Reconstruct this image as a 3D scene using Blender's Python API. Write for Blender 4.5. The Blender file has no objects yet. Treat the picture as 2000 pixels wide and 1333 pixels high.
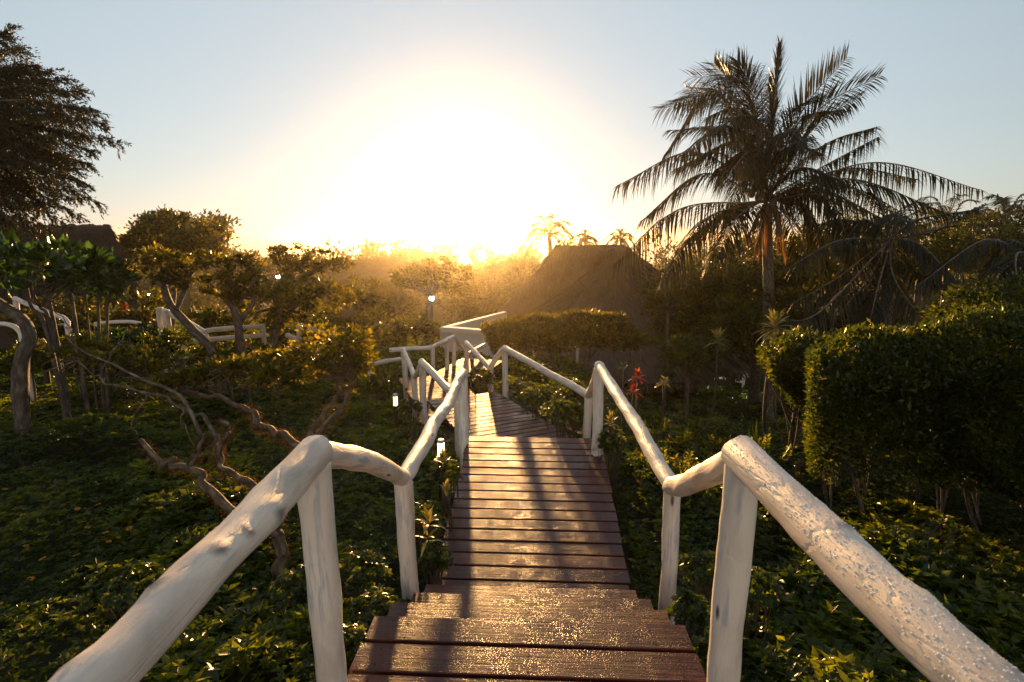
import bpy, math, random
import numpy as np
from mathutils import Vector
sc = bpy.context.scene
C = sc.collection
rng = np.random.default_rng(7)
random.seed(7)

# ------------------------------------------------------------------ camera, sky, sun, exposure
F_PX = 1111.0
PITCH = math.radians(10.5)
CP, SP = math.cos(PITCH), math.sin(PITCH)
cam_d = bpy.data.cameras.new('camera'); cam = bpy.data.objects.new('camera', cam_d); C.objects.link(cam)
cam.location = (0, 0, 0); cam.rotation_euler = (math.pi/2 - PITCH, 0, 0)
cam_d.sensor_width = 36; cam_d.lens = 36*F_PX/2000.0
cam_d.clip_start = 0.05; cam_d.clip_end = 5000
cam_d.dof.use_dof = True; cam_d.dof.focus_distance = 5.5; cam_d.dof.aperture_fstop = 6.5
sc.camera = cam

SUN_EL = math.radians(4.3)
SUN_AZ = math.atan2(905-1000, F_PX*CP)          # measured from +Y towards +X
sun_dir = Vector((math.sin(SUN_AZ)*math.cos(SUN_EL), math.cos(SUN_AZ)*math.cos(SUN_EL), math.sin(SUN_EL)))
world = bpy.data.worlds.new('World'); sc.world = world; world.use_nodes = True
wn = world.node_tree; wn.nodes.clear()
wo = wn.nodes.new('ShaderNodeOutputWorld'); wb = wn.nodes.new('ShaderNodeBackground')
sky = wn.nodes.new('ShaderNodeTexSky'); sky.sky_type = 'NISHITA'; sky.sun_disc = False
sky.sun_elevation = SUN_EL; sky.sun_rotation = SUN_AZ
sky.air_density = 1.0; sky.dust_density = 0.5; sky.ozone_density = 2.0
wb.inputs['Strength'].default_value = 0.12
hsv = wn.nodes.new('ShaderNodeHueSaturation'); hsv.inputs['Saturation'].default_value = .8
cur = wn.nodes.new('ShaderNodeGamma'); cur.inputs['Gamma'].default_value = 0.42
wn.links.new(sky.outputs[0], hsv.inputs['Color']); wn.links.new(hsv.outputs[0], cur.inputs['Color'])
# the wide pale aureole round the low sun
wt = wn.nodes.new('ShaderNodeTexCoord'); wd = wn.nodes.new('ShaderNodeVectorMath'); wd.operation = 'DOT_PRODUCT'
wd.inputs[1].default_value = sun_dir; wn.links.new(wt.outputs['Generated'], wd.inputs[0])
def lobe(deg0, deg1, col, prev):
    mr = wn.nodes.new('ShaderNodeMapRange'); mr.interpolation_type = 'SMOOTHSTEP'
    mr.inputs[1].default_value = math.cos(math.radians(deg0)); mr.inputs[2].default_value = math.cos(math.radians(deg1))
    wn.links.new(wd.outputs['Value'], mr.inputs[0])
    mx = wn.nodes.new('ShaderNodeVectorMath'); mx.operation = 'SCALE'; mx.inputs[0].default_value = col; wn.links.new(mr.outputs[0], mx.inputs['Scale'])
    ad = wn.nodes.new('ShaderNodeVectorMath'); ad.operation = 'ADD'; wn.links.new(prev, ad.inputs[0]); wn.links.new(mx.outputs[0], ad.inputs[1]); return ad.outputs[0]
c_ = lobe(70, 24, (.42, .60, .72), cur.outputs[0])
c_ = lobe(105, 175, (1.9, 1.45, 1.15), c_)      # added rosy fill in the unseen sky behind the camera, brightens shaded posts
wn.links.new(c_, wb.inputs[0]); wn.links.new(wb.outputs[0], wo.inputs[0])
sun_d = bpy.data.lights.new('sun', 'SUN'); sun = bpy.data.objects.new('sun', sun_d); C.objects.link(sun)
sun_d.energy = 5.0; sun_d.angle = math.radians(1.6); sun_d.color = (1.0, 0.54, 0.19)
sun.rotation_euler = (-sun_dir).to_track_quat('-Z', 'Y').to_euler()
sun.location = (0, 0, 30)
sc.view_settings.view_transform = 'Standard'; sc.view_settings.look = 'None'
sc.view_settings.gamma = 1.0; sc.view_settings.exposure = 1.4
sc.cycles.volume_bounces = 1
sc.cycles.max_bounces = 8; sc.cycles.transparent_max_bounces = 8
sc.cycles.diffuse_bounces = 3; sc.cycles.glossy_bounces = 3; sc.cycles.transmission_bounces = 4
sc.cycles.use_denoising = True
sc.cycles.sample_clamp_indirect = 6.0

# ------------------------------------------------------------------ helpers
def P(u, v, t):
    a = (u-1000.0)/F_PX; b = (666.5-v)/F_PX
    return np.array([a*t, (CP+b*SP)*t, (-SP+b*CP)*t])
def proj(p):
    p = np.asarray(p, float)
    zc = p[..., 1]*CP - p[..., 2]*SP; up = p[..., 1]*SP + p[..., 2]*CP
    return 1000+F_PX*p[..., 0]/zc, 666.5-F_PX*up/zc, zc
def unit(v):
    v = np.asarray(v, float)
    return v/np.maximum(np.linalg.norm(v, axis=-1, keepdims=True), 1e-9)
def sstep(a, b, x):
    t = np.clip((x-a)/(b-a), 0, 1); return t*t*(3-2*t)
_P = rng.permutation(256).astype(int)
_G = rng.random(256)
def vnoise(x, y, s=0):
    x = np.asarray(x, float); y = np.asarray(y, float)
    xi = np.floor(x).astype(int); yi = np.floor(y).astype(int)
    fx = x-xi; fy = y-yi; fx = fx*fx*(3-2*fx); fy = fy*fy*(3-2*fy)
    h = lambda i, j: _G[_P[(_P[(i+s) & 255]+j) & 255]]
    return (h(xi, yi)*(1-fx)+h(xi+1, yi)*fx)*(1-fy)+(h(xi, yi+1)*(1-fx)+h(xi+1, yi+1)*fx)*fy
GL = np.array([[-6,-2.25],[1,-2.35],[3,-2.62],[6.5,-2.78],[8,-2.95],[10,-3.3],[12.5,-3.42],[16,-3.7],[25,-4.9],[60,-9],[150,-12.5],[260,-15],[900,-16]])
def ground_z(x, y):
    x = np.asarray(x, float); y = np.asarray(y, float)
    z = np.interp(y, GL[:, 0], GL[:, 1])
    left = sstep(1.5, 9, -x)
    z = z + left*np.interp(y, [0, 6, 12, 20, 40], [0, .12, .55, .5, 0.0])
    z = z - sstep(0.9, 5, x)*np.interp(y, [0, 4, 8.5, 11, 14, 25, 60], [0.05, .08, .25, 1.2, 1.6, 1.2, 0])
    z = z + (vnoise(x*.8, y*.8)-.5)*.12 + (vnoise(x*.15, y*.15, 9)-.5)*np.clip(y/40, 0, 1)*1.2
    return z

class MB:
    def __init__(s):
        s.v = []; s.loops = []; s.sizes = []; s.mi = []; s.var = []; s.co = []; s.n = 0
    def add(s, V, F, mat=0, var=None, co=None):
        V = np.asarray(V, np.float32).reshape(-1, 3); F = np.asarray(F, np.int64)
        s.v.append(V); s.loops.append((F+s.n).ravel()); s.sizes.append(np.full(len(F), F.shape[1]))
        s.mi.append(np.full(len(F), mat)); 
        if var is None: var = np.full(len(V), .5)
        elif np.isscalar(var): var = np.full(len(V), var)
        s.var.append(np.asarray(var, np.float32))
        s.co.append(V if co is None else np.asarray(co, np.float32))
        s.n += len(V)
    def build(s, name, mats, parent=None, smooth=True, origin=None):
        V = np.concatenate(s.v); L = np.concatenate(s.loops).astype(np.int32); S = np.concatenate(s.sizes)
        if origin is None: origin = np.zeros(3)
        V = V - np.asarray(origin, np.float32)
        me = bpy.data.meshes.new(name)
        me.vertices.add(len(V)); me.vertices.foreach_set('co', V.astype(np.float32).ravel())
        me.loops.add(len(L)); me.loops.foreach_set('vertex_index', L)
        me.polygons.add(len(S))
        st = np.concatenate([[0], np.cumsum(S)[:-1]]).astype(np.int32)
        me.polygons.foreach_set('loop_start', st)
        me.polygons.foreach_set('loop_total', S.astype(np.int32))
        me.polygons.foreach_set('material_index', np.concatenate(s.mi).astype(np.int32))
        me.polygons.foreach_set('use_smooth', np.full(len(S), bool(smooth)))
        a = me.attributes.new('var', 'FLOAT', 'POINT'); a.data.foreach_set('value', np.concatenate(s.var).astype(np.float32))
        a = me.attributes.new('co3', 'FLOAT_VECTOR', 'POINT'); a.data.foreach_set('vector', np.concatenate(s.co).astype(np.float32).ravel())
        for m in (mats if isinstance(mats, (list, tuple)) else [mats]): me.materials.append(m)
        me.update(calc_edges=True)
        o = bpy.data.objects.new(name, me); C.objects.link(o)
        if parent is not None:
            o.parent = parent
            if origin is not None:
                o.location = Vector(origin)-parent_world(parent)
        else: o.location = Vector(origin)
        return o
def parent_world(p):
    v = Vector(p.location)
    while p.parent is not None:
        p = p.parent; v = v+Vector(p.location)
    return v
def tag(o, label=None, cat=None, group=None, kind=None):
    if label: o['label'] = label
    if cat: o['category'] = cat
    if group: o['group'] = group
    if kind: o['kind'] = kind
    return o
def thing(name, label, cat, loc=(0, 0, 0), group=None):
    o = bpy.data.objects.new(name, None); C.objects.link(o); o.location = Vector([float(c) for c in loc]); o.empty_display_size = .1
    return tag(o, label, cat, group)
def part(name, mb, mats, parent, smooth=True):       # part mesh whose local frame is its thing's base
    o = mb.build(name, mats, None, smooth, origin=np.array(parent_world(parent))); o.parent = parent; o.location = (0, 0, 0); return o
def single(name, mb, mats, label, cat, loc=(0, 0, 0), group=None, smooth=True):
    o = mb.build(name, mats, None, smooth, origin=np.array(loc, float)); return tag(o, label, cat, group)

def spline(pts, n):
    pts = np.asarray(pts, float)
    if len(pts) == 2: return pts[0]+(pts[1]-pts[0])*np.linspace(0, 1, n)[:, None]
    e = np.vstack([2*pts[0]-pts[1], pts, 2*pts[-1]-pts[-2]])
    T = np.linspace(0, len(pts)-1-1e-6, n); i = T.astype(int); f = (T-i)[:, None]
    p0, p1, p2, p3 = e[i], e[i+1], e[i+2], e[i+3]
    return .5*((2*p1)+(-p0+p2)*f+(2*p0-5*p1+4*p2-p3)*f**2+(-p0+3*p1-3*p2+p3)*f**3)
def frames(path):
    T = unit(np.gradient(path, axis=0))
    ref = np.array([0, 0, 1.0]) if abs(T[0][2]) < .9 else np.array([1.0, 0, 0])
    N = np.zeros_like(T); n = unit(ref-T[0]*np.dot(ref, T[0])); N[0] = n
    for i in range(1, len(T)):
        n = n-T[i]*np.dot(n, T[i]); n = unit(n); N[i] = n
    return T, N, np.cross(T, N)
def tube(mb, path, rad, sides=8, mat=0, rough=0.0, seed=0, cap=True, knots=(), var=.5, flat=0.0, lowfreq=1.0):
    path = np.asarray(path, float); n = len(path)
    rad = np.interp(np.linspace(0, 1, n), np.linspace(0, 1, len(np.atleast_1d(rad))), np.atleast_1d(rad))
    T, N, B = frames(path)
    s = np.concatenate([[0], np.cumsum(np.linalg.norm(np.diff(path, axis=0), axis=1))])
    ph = np.arange(sides)*2*math.pi/sides
    R = rad[:, None]*np.ones(sides)
    if rough:
        cx, cy = np.cos(ph), np.sin(ph)
        R = R*(1+rough*((vnoise(s[:, None]*5*lowfreq+cx*1.1+seed*3.7, cy*1.1+seed*1.3+s[:, None]*1.7, 3)-.5)*1.6
                        +(vnoise(s[:, None]*16*lowfreq+cx*2.5+seed, cy*2.5+seed*2.1, 5)-.5)*.55))
    KD = np.zeros((n, sides))
    for (ks, kp, kh, kw) in knots:
        d = ((s[:, None]-ks)/kw)**2+((np.angle(np.exp(1j*(ph-kp))))/.55)**2
        R = R+rad[:, None]*kh*np.exp(-d); KD = np.maximum(KD, np.exp(-d*3.5)*(kh > .1))
    if flat: R = R*(1-flat*np.cos(2*ph)*.5)
    V = path[:, None, :]+R[..., None]*(np.cos(ph)[None, :, None]*N[:, None, :]+np.sin(ph)[None, :, None]*B[:, None, :])
    co = np.stack([R*np.cos(ph), R*np.sin(ph), s[:, None]+0*ph[None, :]], -1)+np.array([seed*.37, seed*.71, seed*1.9])
    V = V.reshape(-1, 3); co = co.reshape(-1, 3)
    i = np.arange(n-1)[:, None]*sides; j = np.arange(sides)[None, :]; k = (j+1) % sides
    Fq = np.stack([i+j, i+k, i+sides+k, i+sides+j], -1).reshape(-1, 4)
    mb.add(V, Fq, mat, (var+.5*KD.ravel() if knots else var), co)
    if cap:
        for e, sg in ((0, -1), (n-1, 1)):
            ring = V[e*sides:(e+1)*sides]; cr = co[e*sides:(e+1)*sides]
            c = path[e]; tv = T[e]*sg
            r2 = c+(ring-c)*.86+tv*rad[e]*.20; c2 = cr.copy()
            VV = np.vstack([ring, r2, [c+tv*rad[e]*.24]]); CC = np.vstack([cr, c2, [cr.mean(0)]])
            j = np.arange(sides); k = (j+1) % sides
            q = np.stack([j, k, k+sides, j+sides], -1) if sg > 0 else np.stack([k, j, j+sides, k+sides], -1)
            tr = np.stack([j+sides, k+sides, np.full(sides, 2*sides)], -1) if sg > 0 else np.stack([k+sides, j+sides, np.full(sides, 2*sides)], -1)
            mb.add(VV, q, mat, var, CC); mb.add(VV, tr, mat, var, CC)
def obox(mb, c, ax, ay, az, sx, sy, sz, mat=0, ch=0.0, var=.5, co_off=0):
    """box centred c with unit axes and full sizes, chamfered along the long (x) edges"""
    c = np.asarray(c, float); ax, ay, az = map(np.asarray, (ax, ay, az))
    hy, hz = sy/2, sz/2; h = ch
    prof = [(-hy, -hz), (hy, -hz), (hy, hz-h), (hy-h, hz), (-hy+h, hz), (-hy, hz-h)] if h else [(-hy, -hz), (hy, -hz), (hy, hz), (-hy, hz)]
    k = len(prof); V = []; co = []
    for sx_ in (-sx/2, sx/2):
        for (y, z) in prof:
            V.append(c+ax*sx_+ay*y+az*z); co.append((sx_+co_off*7.3, y+co_off*3.1, z+co_off*1.7))
    j = np.arange(k); q = np.stack([j, (j+1) % k, (j+1) % k+k, j+k], -1)
    mb.add(V, q, mat, var, co)
    mb.add(V, [list(range(k))[::-1], [i+k for i in range(k)]], mat, var, co)
def leaf_kite(mb, pos, d, up, L, W, mat=0, var=None, fold=.18, wpos=.45):
    """N folded kite leaves"""
    pos = np.asarray(pos, float); n = len(pos); d = unit(d); side = unit(np.cross(d, up)); nn = np.cross(side, d)
    L = np.broadcast_to(L, n)[:, None]; W = np.broadcast_to(W, n)[:, None]
    a = pos; t = pos+d*L-nn*L*.12; l = pos+d*L*wpos+side*W*.5+nn*W*fold; r = pos+d*L*wpos-side*W*.5+nn*W*fold
    V = np.stack([a, l, t, r], 1).reshape(-1, 3); b = np.arange(n)[:, None]*4
    Fa = np.concatenate([b+np.array([[0, 2, 1]]), b+np.array([[0, 3, 2]])])
    if var is None: var = rng.random(n)
    mb.add(V, Fa, mat, np.repeat(np.broadcast_to(var, n), 4))
def leaf_strip(mb, pos, d, up, L, W, prof, droop=.3, mat=0, var=None, fold=.15, ns=5):
    """N long leaves of ns stations, droop bends them towards -up (array or scalar)"""
    pos = np.asarray(pos, float); n = len(pos); d = unit(d); side = unit(np.cross(d, up)); nn = np.cross(side, d)
    L = np.broadcast_to(L, n)[:, None, None]; W = np.broadcast_to(W, n)[:, None, None]; dr = np.broadcast_to(droop, n)[:, None, None]
    s = np.linspace(0, 1, ns)[None, :, None]; w = np.interp(s[0, :, 0], np.linspace(0, 1, len(prof)), prof)[None, :, None]
    cen = pos[:, None]+d[:, None]*L*s*(1-.25*dr*s)+np.array([0, 0, -1.0])*L*dr*s**2
    l = cen+side[:, None]*W*w*.5+nn[:, None]*W*w*fold; r = cen-side[:, None]*W*w*.5+nn[:, None]*W*w*fold
    V = np.stack([l, cen, r], 2).reshape(-1, 3)
    b = (np.arange(n)[:, None, None]*ns*3+np.arange(ns-1)[None, :, None]*3)
    q1 = np.stack([b, b+1, b+4, b+3], -1).reshape(-1, 4); q2 = np.stack([b+1, b+2, b+5, b+4], -1).reshape(-1, 4)
    if var is None: var = rng.random(n)
    mb.add(V, np.concatenate([q1, q2]), mat, np.repeat(var, ns*3))
def rdir(n, zmin=-1, zmax=1):
    z = rng.uniform(zmin, zmax, n); a = rng.uniform(0, 2*math.pi, n); r = np.sqrt(1-z*z)
    return np.stack([r*np.cos(a), r*np.sin(a), z], -1)

# ------------------------------------------------------------------ materials
def newmat(name):
    m = bpy.data.materials.new(name); m.use_nodes = True; nt = m.node_tree; nt.nodes.clear()
    out = nt.nodes.new('ShaderNodeOutputMaterial'); return m, nt, out
def N(nt, typ, **kw):
    n = nt.nodes.new(typ)
    for k, v in kw.items():
        if k in ('op',): n.operation = v
        elif k == 'dt': n.data_type = v
        elif k.startswith('i_'):
            key = k[2:]; key = int(key) if key.isdigit() else key.replace('_', ' ')
            n.inputs[key].default_value = v
        else: setattr(n, k, v)
    return n
def ramp(nt, fac, stops):
    r = nt.nodes.new('ShaderNodeValToRGB'); e = r.color_ramp.elements
    while len(e) < len(stops): e.new(.5)
    for i, (p, c) in enumerate(stops):
        e[i].position = p; e[i].color = (*c, 1) if len(c) == 3 else c
    nt.links.new(fac, r.inputs[0]); return r
def attr(nt, name): return N(nt, 'ShaderNodeAttribute', attribute_name=name)
def leaf_mat(name, dark, mid, light, trans=.35, rough=.38, tint=(2.9, 2.3, .55), spec=.45):
    m, nt, out = newmat(name); lk = nt.links.new
    a = attr(nt, 'var'); r = ramp(nt, a.outputs['Fac'], [(0, dark), (.55, mid), (1, light)])
    pb = N(nt, 'ShaderNodeBsdfPrincipled', i_Roughness=rough); pb.inputs['Specular IOR Level'].default_value = spec
    lk(r.outputs[0], pb.inputs['Base Color'])
    tr = N(nt, 'ShaderNodeBsdfTranslucent'); mx = N(nt, 'ShaderNodeVectorMath', op='MULTIPLY'); mx.inputs[1].default_value = tint
    lk(r.outputs[0], mx.inputs[0]); lk(mx.outputs[0], tr.inputs[0])
    ms = N(nt, 'ShaderNodeMixShader', i_0=trans); lk(pb.outputs[0], ms.inputs[1]); lk(tr.outputs[0], ms.inputs[2]); lk(ms.outputs[0], out.inputs[0])
    return m
def simple_mat(name, col, rough=.6, metal=0.0, noise=0.0, scale=8, bump=0.0, bscale=30, spec=.5):
    m, nt, out = newmat(name); lk = nt.links.new
    pb = N(nt, 'ShaderNodeBsdfPrincipled', i_Roughness=rough, i_Metallic=metal); pb.inputs['Base Color'].default_value = (*col, 1)
    pb.inputs['Specular IOR Level'].default_value = spec
    co = attr(nt, 'co3')
    if noise:
        nz = N(nt, 'ShaderNodeTexNoise', i_Scale=scale, i_Detail=6.0); lk(co.outputs['Vector'], nz.inputs['Vector'])
        r = ramp(nt, nz.outputs['Fac'], [(.25, tuple(c*(1-noise) for c in col)), (.75, tuple(min(1, c*(1+noise)) for c in col))]); lk(r.outputs[0], pb.inputs['Base Color'])
    if bump:
        nz = N(nt, 'ShaderNodeTexNoise', i_Scale=bscale, i_Detail=5.0); lk(co.outputs['Vector'], nz.inputs['Vector'])
        b = N(nt, 'ShaderNodeBump', i_Strength=1.0, i_Distance=bump); lk(nz.outputs['Fac'], b.inputs['Height']); lk(b.outputs[0], pb.inputs['Normal'])
    lk(pb.outputs[0], out.inputs[0]); return m
def emit_mat(name, col, s):
    m, nt, out = newmat(name); e = N(nt, 'ShaderNodeEmission', i_Strength=s); e.inputs[0].default_value = (*col, 1)
    nt.links.new(e.outputs[0], out.inputs[0]); return m

def paint_mat():
    m, nt, out = newmat('white_log_paint'); lk = nt.links.new
    co = attr(nt, 'co3'); pb = N(nt, 'ShaderNodeBsdfPrincipled', i_Roughness=.5)
    mp = N(nt, 'ShaderNodeMapping'); mp.inputs['Scale'].default_value = (1, 1, .09); lk(co.outputs['Vector'], mp.inputs[0])
    grain = N(nt, 'ShaderNodeTexNoise', i_Scale=42.0, i_Detail=7.0, i_Roughness=.6); lk(mp.outputs[0], grain.inputs['Vector'])
    blot = N(nt, 'ShaderNodeTexNoise', i_Scale=7.0, i_Detail=5.0); mp2 = N(nt, 'ShaderNodeMapping'); mp2.inputs['Scale'].default_value = (1, 1, .35); lk(co.outputs['Vector'], mp2.inputs[0]); lk(mp2.outputs[0], blot.inputs['Vector'])
    base = ramp(nt, blot.outputs['Fac'], [(.3, (.42, .36, .30)), (.47, (.70, .61, .51)), (.72, (.81, .73, .63))])
    # long dark weather streaks where the blotch and the grain agree
    mul = N(nt, 'ShaderNodeMath', op='MULTIPLY'); lk(grain.outputs['Fac'], mul.inputs[0]); lk(blot.outputs['Fac'], mul.inputs[1])
    st = ramp(nt, mul.outputs[0], [(.28, (0, 0, 0)), (.37, (.9, .9, .9))])
    mx = N(nt, 'ShaderNodeMix', data_type='RGBA'); lk(st.outputs[0], mx.inputs[0]); lk(base.outputs[0], mx.inputs[6]); mx.inputs[7].default_value = (.40, .40, .42, 1)
    # small dark nicks and knots
    mp3 = N(nt, 'ShaderNodeMapping'); mp3.inputs['Scale'].default_value = (1, 1, .28); lk(co.outputs['Vector'], mp3.inputs[0])
    vo = N(nt, 'ShaderNodeTexVoronoi', i_Scale=10.0); lk(mp3.outputs[0], vo.inputs['Vector'])
    nk = ramp(nt, vo.outputs['Distance'], [(.06, (1, 1, 1)), (.12, (0, 0, 0))])
    mx2 = N(nt, 'ShaderNodeMix', data_type='RGBA'); lk(nk.outputs[0], mx2.inputs[0]); lk(mx.outputs[2], mx2.inputs[6]); mx2.inputs[7].default_value = (.10, .085, .075, 1)
    kv = attr(nt, 'var'); kr = ramp(nt, kv.outputs['Fac'], [(.55, (0, 0, 0)), (.85, (.85, .85, .85))])
    mx4 = N(nt, 'ShaderNodeMix', data_type='RGBA'); lk(kr.outputs[0], mx4.inputs[0]); lk(mx2.outputs[2], mx4.inputs[6]); mx4.inputs[7].default_value = (.13, .115, .115, 1)
    lk(mx4.outputs[2], pb.inputs['Base Color'])
    # hair cracks
    mpc = N(nt, 'ShaderNodeMapping'); mpc.inputs['Scale'].default_value = (1, 1, .22); lk(co.outputs['Vector'], mpc.inputs[0])
    wob = N(nt, 'ShaderNodeTexNoise', i_Scale=30.0); lk(mpc.outputs[0], wob.inputs['Vector'])
    add = N(nt, 'ShaderNodeMixRGB', blend_type='ADD', i_0=.03); lk(mpc.outputs[0], add.inputs[1]); lk(wob.outputs['Color'], add.inputs[2])
    cr = N(nt, 'ShaderNodeTexVoronoi', feature='DISTANCE_TO_EDGE', i_Scale=9.0); lk(add.outputs[0], cr.inputs['Vector'])
    crr = ramp(nt, cr.outputs['Distance'], [(0, (0, 0, 0)), (.035, (1, 1, 1))])
    b1 = N(nt, 'ShaderNodeBump', i_Strength=.35, i_Distance=.003); lk(crr.outputs[0], b1.inputs['Height'])
    b2 = N(nt, 'ShaderNodeBump', i_Strength=1.0, i_Distance=.005); lk(grain.outputs['Fac'], b2.inputs['Height']); lk(b1.outputs[0], b2.inputs['Normal'])
    dr = N(nt, 'ShaderNodeTexVoronoi', i_Scale=170.0); lk(co.outputs['Vector'], dr.inputs['Vector'])
    drr = ramp(nt, dr.outputs['Distance'], [(0, (1, 1, 1)), (.42, (0, 0, 0))])
    b3 = N(nt, 'ShaderNodeBump', i_Strength=.12, i_Distance=.001); lk(drr.outputs[0], b3.inputs['Height']); lk(b2.outputs[0], b3.inputs['Normal'])
    lk(b3.outputs[0], pb.inputs['Normal']); lk(pb.outputs[0], out.inputs[0]); return m
def deck_mat(name='wet_deck_wood', r0=.32, r1=.5, sp=.34):
    m, nt, out = newmat(name); lk = nt.links.new
    co = attr(nt, 'co3'); va = attr(nt, 'var'); pb = N(nt, 'ShaderNodeBsdfPrincipled')
    mp = N(nt, 'ShaderNodeMapping'); mp.inputs['Scale'].default_value = (.06, 1, 1); lk(co.outputs['Vector'], mp.inputs[0])
    gr = N(nt, 'ShaderNodeTexNoise', i_Scale=60.0, i_Detail=6.0, i_Distortion=.6); lk(mp.outputs[0], gr.inputs['Vector'])
    big = N(nt, 'ShaderNodeTexNoise', i_Scale=4.0, i_Detail=4.0); lk(co.outputs['Vector'], big.inputs['Vector'])
    c = ramp(nt, gr.outputs['Fac'], [(.3, (.025, .006, .004)), (.6, (.095, .021, .011)), (.8, (.17, .045, .022))])
    hs = N(nt, 'ShaderNodeHueSaturation'); lk(c.outputs[0], hs.inputs['Color'])
    mr = N(nt, 'ShaderNodeMapRange'); mr.inputs[3].default_value = .7; mr.inputs[4].default_value = 1.35; lk(va.outputs['Fac'], mr.inputs[0]); lk(mr.outputs[0], hs.inputs['Value'])
    lk(hs.outputs[0], pb.inputs['Base Color'])
    rr = ramp(nt, big.outputs['Fac'], [(.38, (r0,)*3), (.62, (r1,)*3)]); lk(rr.outputs[0], pb.inputs['Roughness'])
    b1 = N(nt, 'ShaderNodeBump', i_Strength=.7, i_Distance=.002); lk(gr.outputs['Fac'], b1.inputs['Height'])
    bw = N(nt, 'ShaderNodeTexNoise', i_Scale=26.0, i_Detail=3.0); lk(co.outputs['Vector'], bw.inputs['Vector'])
    b2 = N(nt, 'ShaderNodeBump', i_Strength=.3, i_Distance=.002); lk(bw.outputs['Fac'], b2.inputs['Height']); lk(b1.outputs[0], b2.inputs['Normal'])
    vo = N(nt, 'ShaderNodeTexVoronoi', i_Scale=140.0); lk(co.outputs['Vector'], vo.inputs['Vector'])
    dr = ramp(nt, vo.outputs['Distance'], [(0, (1, 1, 1)), (.4, (0, 0, 0))])
    pr = N(nt, 'ShaderNodeTexNoise', i_Scale=11.0, i_Detail=3.0); lk(co.outputs['Vector'], pr.inputs['Vector'])
    pm = ramp(nt, pr.outputs['Fac'], [(.32, (.10, .10, .10)), (.68, (.8, .8, .8))])
    mu = N(nt, 'ShaderNodeMath', op='MULTIPLY'); lk(dr.outputs[0], mu.inputs[0]); lk(pm.outputs[0], mu.inputs[1])
    b3 = N(nt, 'ShaderNodeBump', i_Strength=.5, i_Distance=.004); lk(mu.outputs[0], b3.inputs['Height']); lk(b2.outputs[0], b3.inputs['Normal'])
    lk(b3.outputs[0], pb.inputs['Normal']); pb.inputs['Specular IOR Level'].default_value = sp
    lk(pb.outputs[0], out.inputs[0]); return m
def thatch_mat():
    m, nt, out = newmat('thatch'); lk = nt.links.new
    co = attr(nt, 'co3'); pb = N(nt, 'ShaderNodeBsdfPrincipled', i_Roughness=.85)
    mp = N(nt, 'ShaderNodeMapping'); mp.inputs['Scale'].default_value = (9, 1, 1); lk(co.outputs['Vector'], mp.inputs[0])
    a = N(nt, 'ShaderNodeTexNoise', i_Scale=2.6, i_Detail=8.0, i_Roughness=.7); lk(mp.outputs[0], a.inputs['Vector'])
    b = N(nt, 'ShaderNodeTexNoise', i_Scale=1.1, i_Detail=5.0); lk(co.outputs['Vector'], b.inputs['Vector'])
    c = ramp(nt, a.outputs['Fac'], [(.3, (.05, .035, .026)), (.55, (.13, .095, .07)), (.75, (.22, .17, .13))])
    d = ramp(nt, b.outputs['Fac'], [(.3, (.6, .6, .6)), (.7, (1.1, 1.1, 1.1))])
    mm = N(nt, 'ShaderNodeMixRGB', blend_type='MULTIPLY', i_0=1.0); lk(c.outputs[0], mm.inputs[1]); lk(d.outputs[0], mm.inputs[2]); lk(mm.outputs[0], pb.inputs['Base Color'])
    bp = N(nt, 'ShaderNodeBump', i_Strength=1.0, i_Distance=.06); lk(a.outputs['Fac'], bp.inputs['Height']); lk(bp.outputs[0], pb.inputs['Normal'])
    lk(pb.outputs[0], out.inputs[0]); return m
def soil_mat():
    m, nt, out = newmat('soil'); lk = nt.links.new
    tc = N(nt, 'ShaderNodeTexCoord'); pb = N(nt, 'ShaderNodeBsdfPrincipled', i_Roughness=.95)
    a = N(nt, 'ShaderNodeTexNoise', i_Scale=3.0, i_Detail=8.0); lk(tc.outputs['Object'], a.inputs['Vector'])
    c = ramp(nt, a.outputs['Fac'], [(.35, (.012, .016, .006)), (.6, (.028, .034, .012)), (.75, (.05, .042, .022))]); lk(c.outputs[0], pb.inputs['Base Color'])
    b = N(nt, 'ShaderNodeBump', i_Strength=1.0, i_Distance=.05); lk(a.outputs['Fac'], b.inputs['Height']); lk(b.outputs[0], pb.inputs['Normal'])
    lk(pb.outputs[0], out.inputs[0]); return m
def bark_mat(name, a, b, c):
    m, nt, out = newmat(name); lk = nt.links.new
    co = attr(nt, 'co3'); pb = N(nt, 'ShaderNodeBsdfPrincipled', i_Roughness=.8)
    mp = N(nt, 'ShaderNodeMapping'); mp.inputs['Scale'].default_value = (1, 1, .4); lk(co.outputs['Vector'], mp.inputs[0])
    nz = N(nt, 'ShaderNodeTexNoise', i_Scale=24.0, i_Detail=8.0); lk(mp.outputs[0], nz.inputs['Vector'])
    r = ramp(nt, nz.outputs['Fac'], [(.3, a), (.5, b), (.68, c)]); lk(r.outputs[0], pb.inputs['Base Color'])
    bp = N(nt, 'ShaderNodeBump', i_Strength=1.0, i_Distance=.012); lk(nz.outputs['Fac'], bp.inputs['Height']); lk(bp.outputs[0], pb.inputs['Normal'])
    lk(pb.outputs[0], out.inputs[0]); return m
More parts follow.
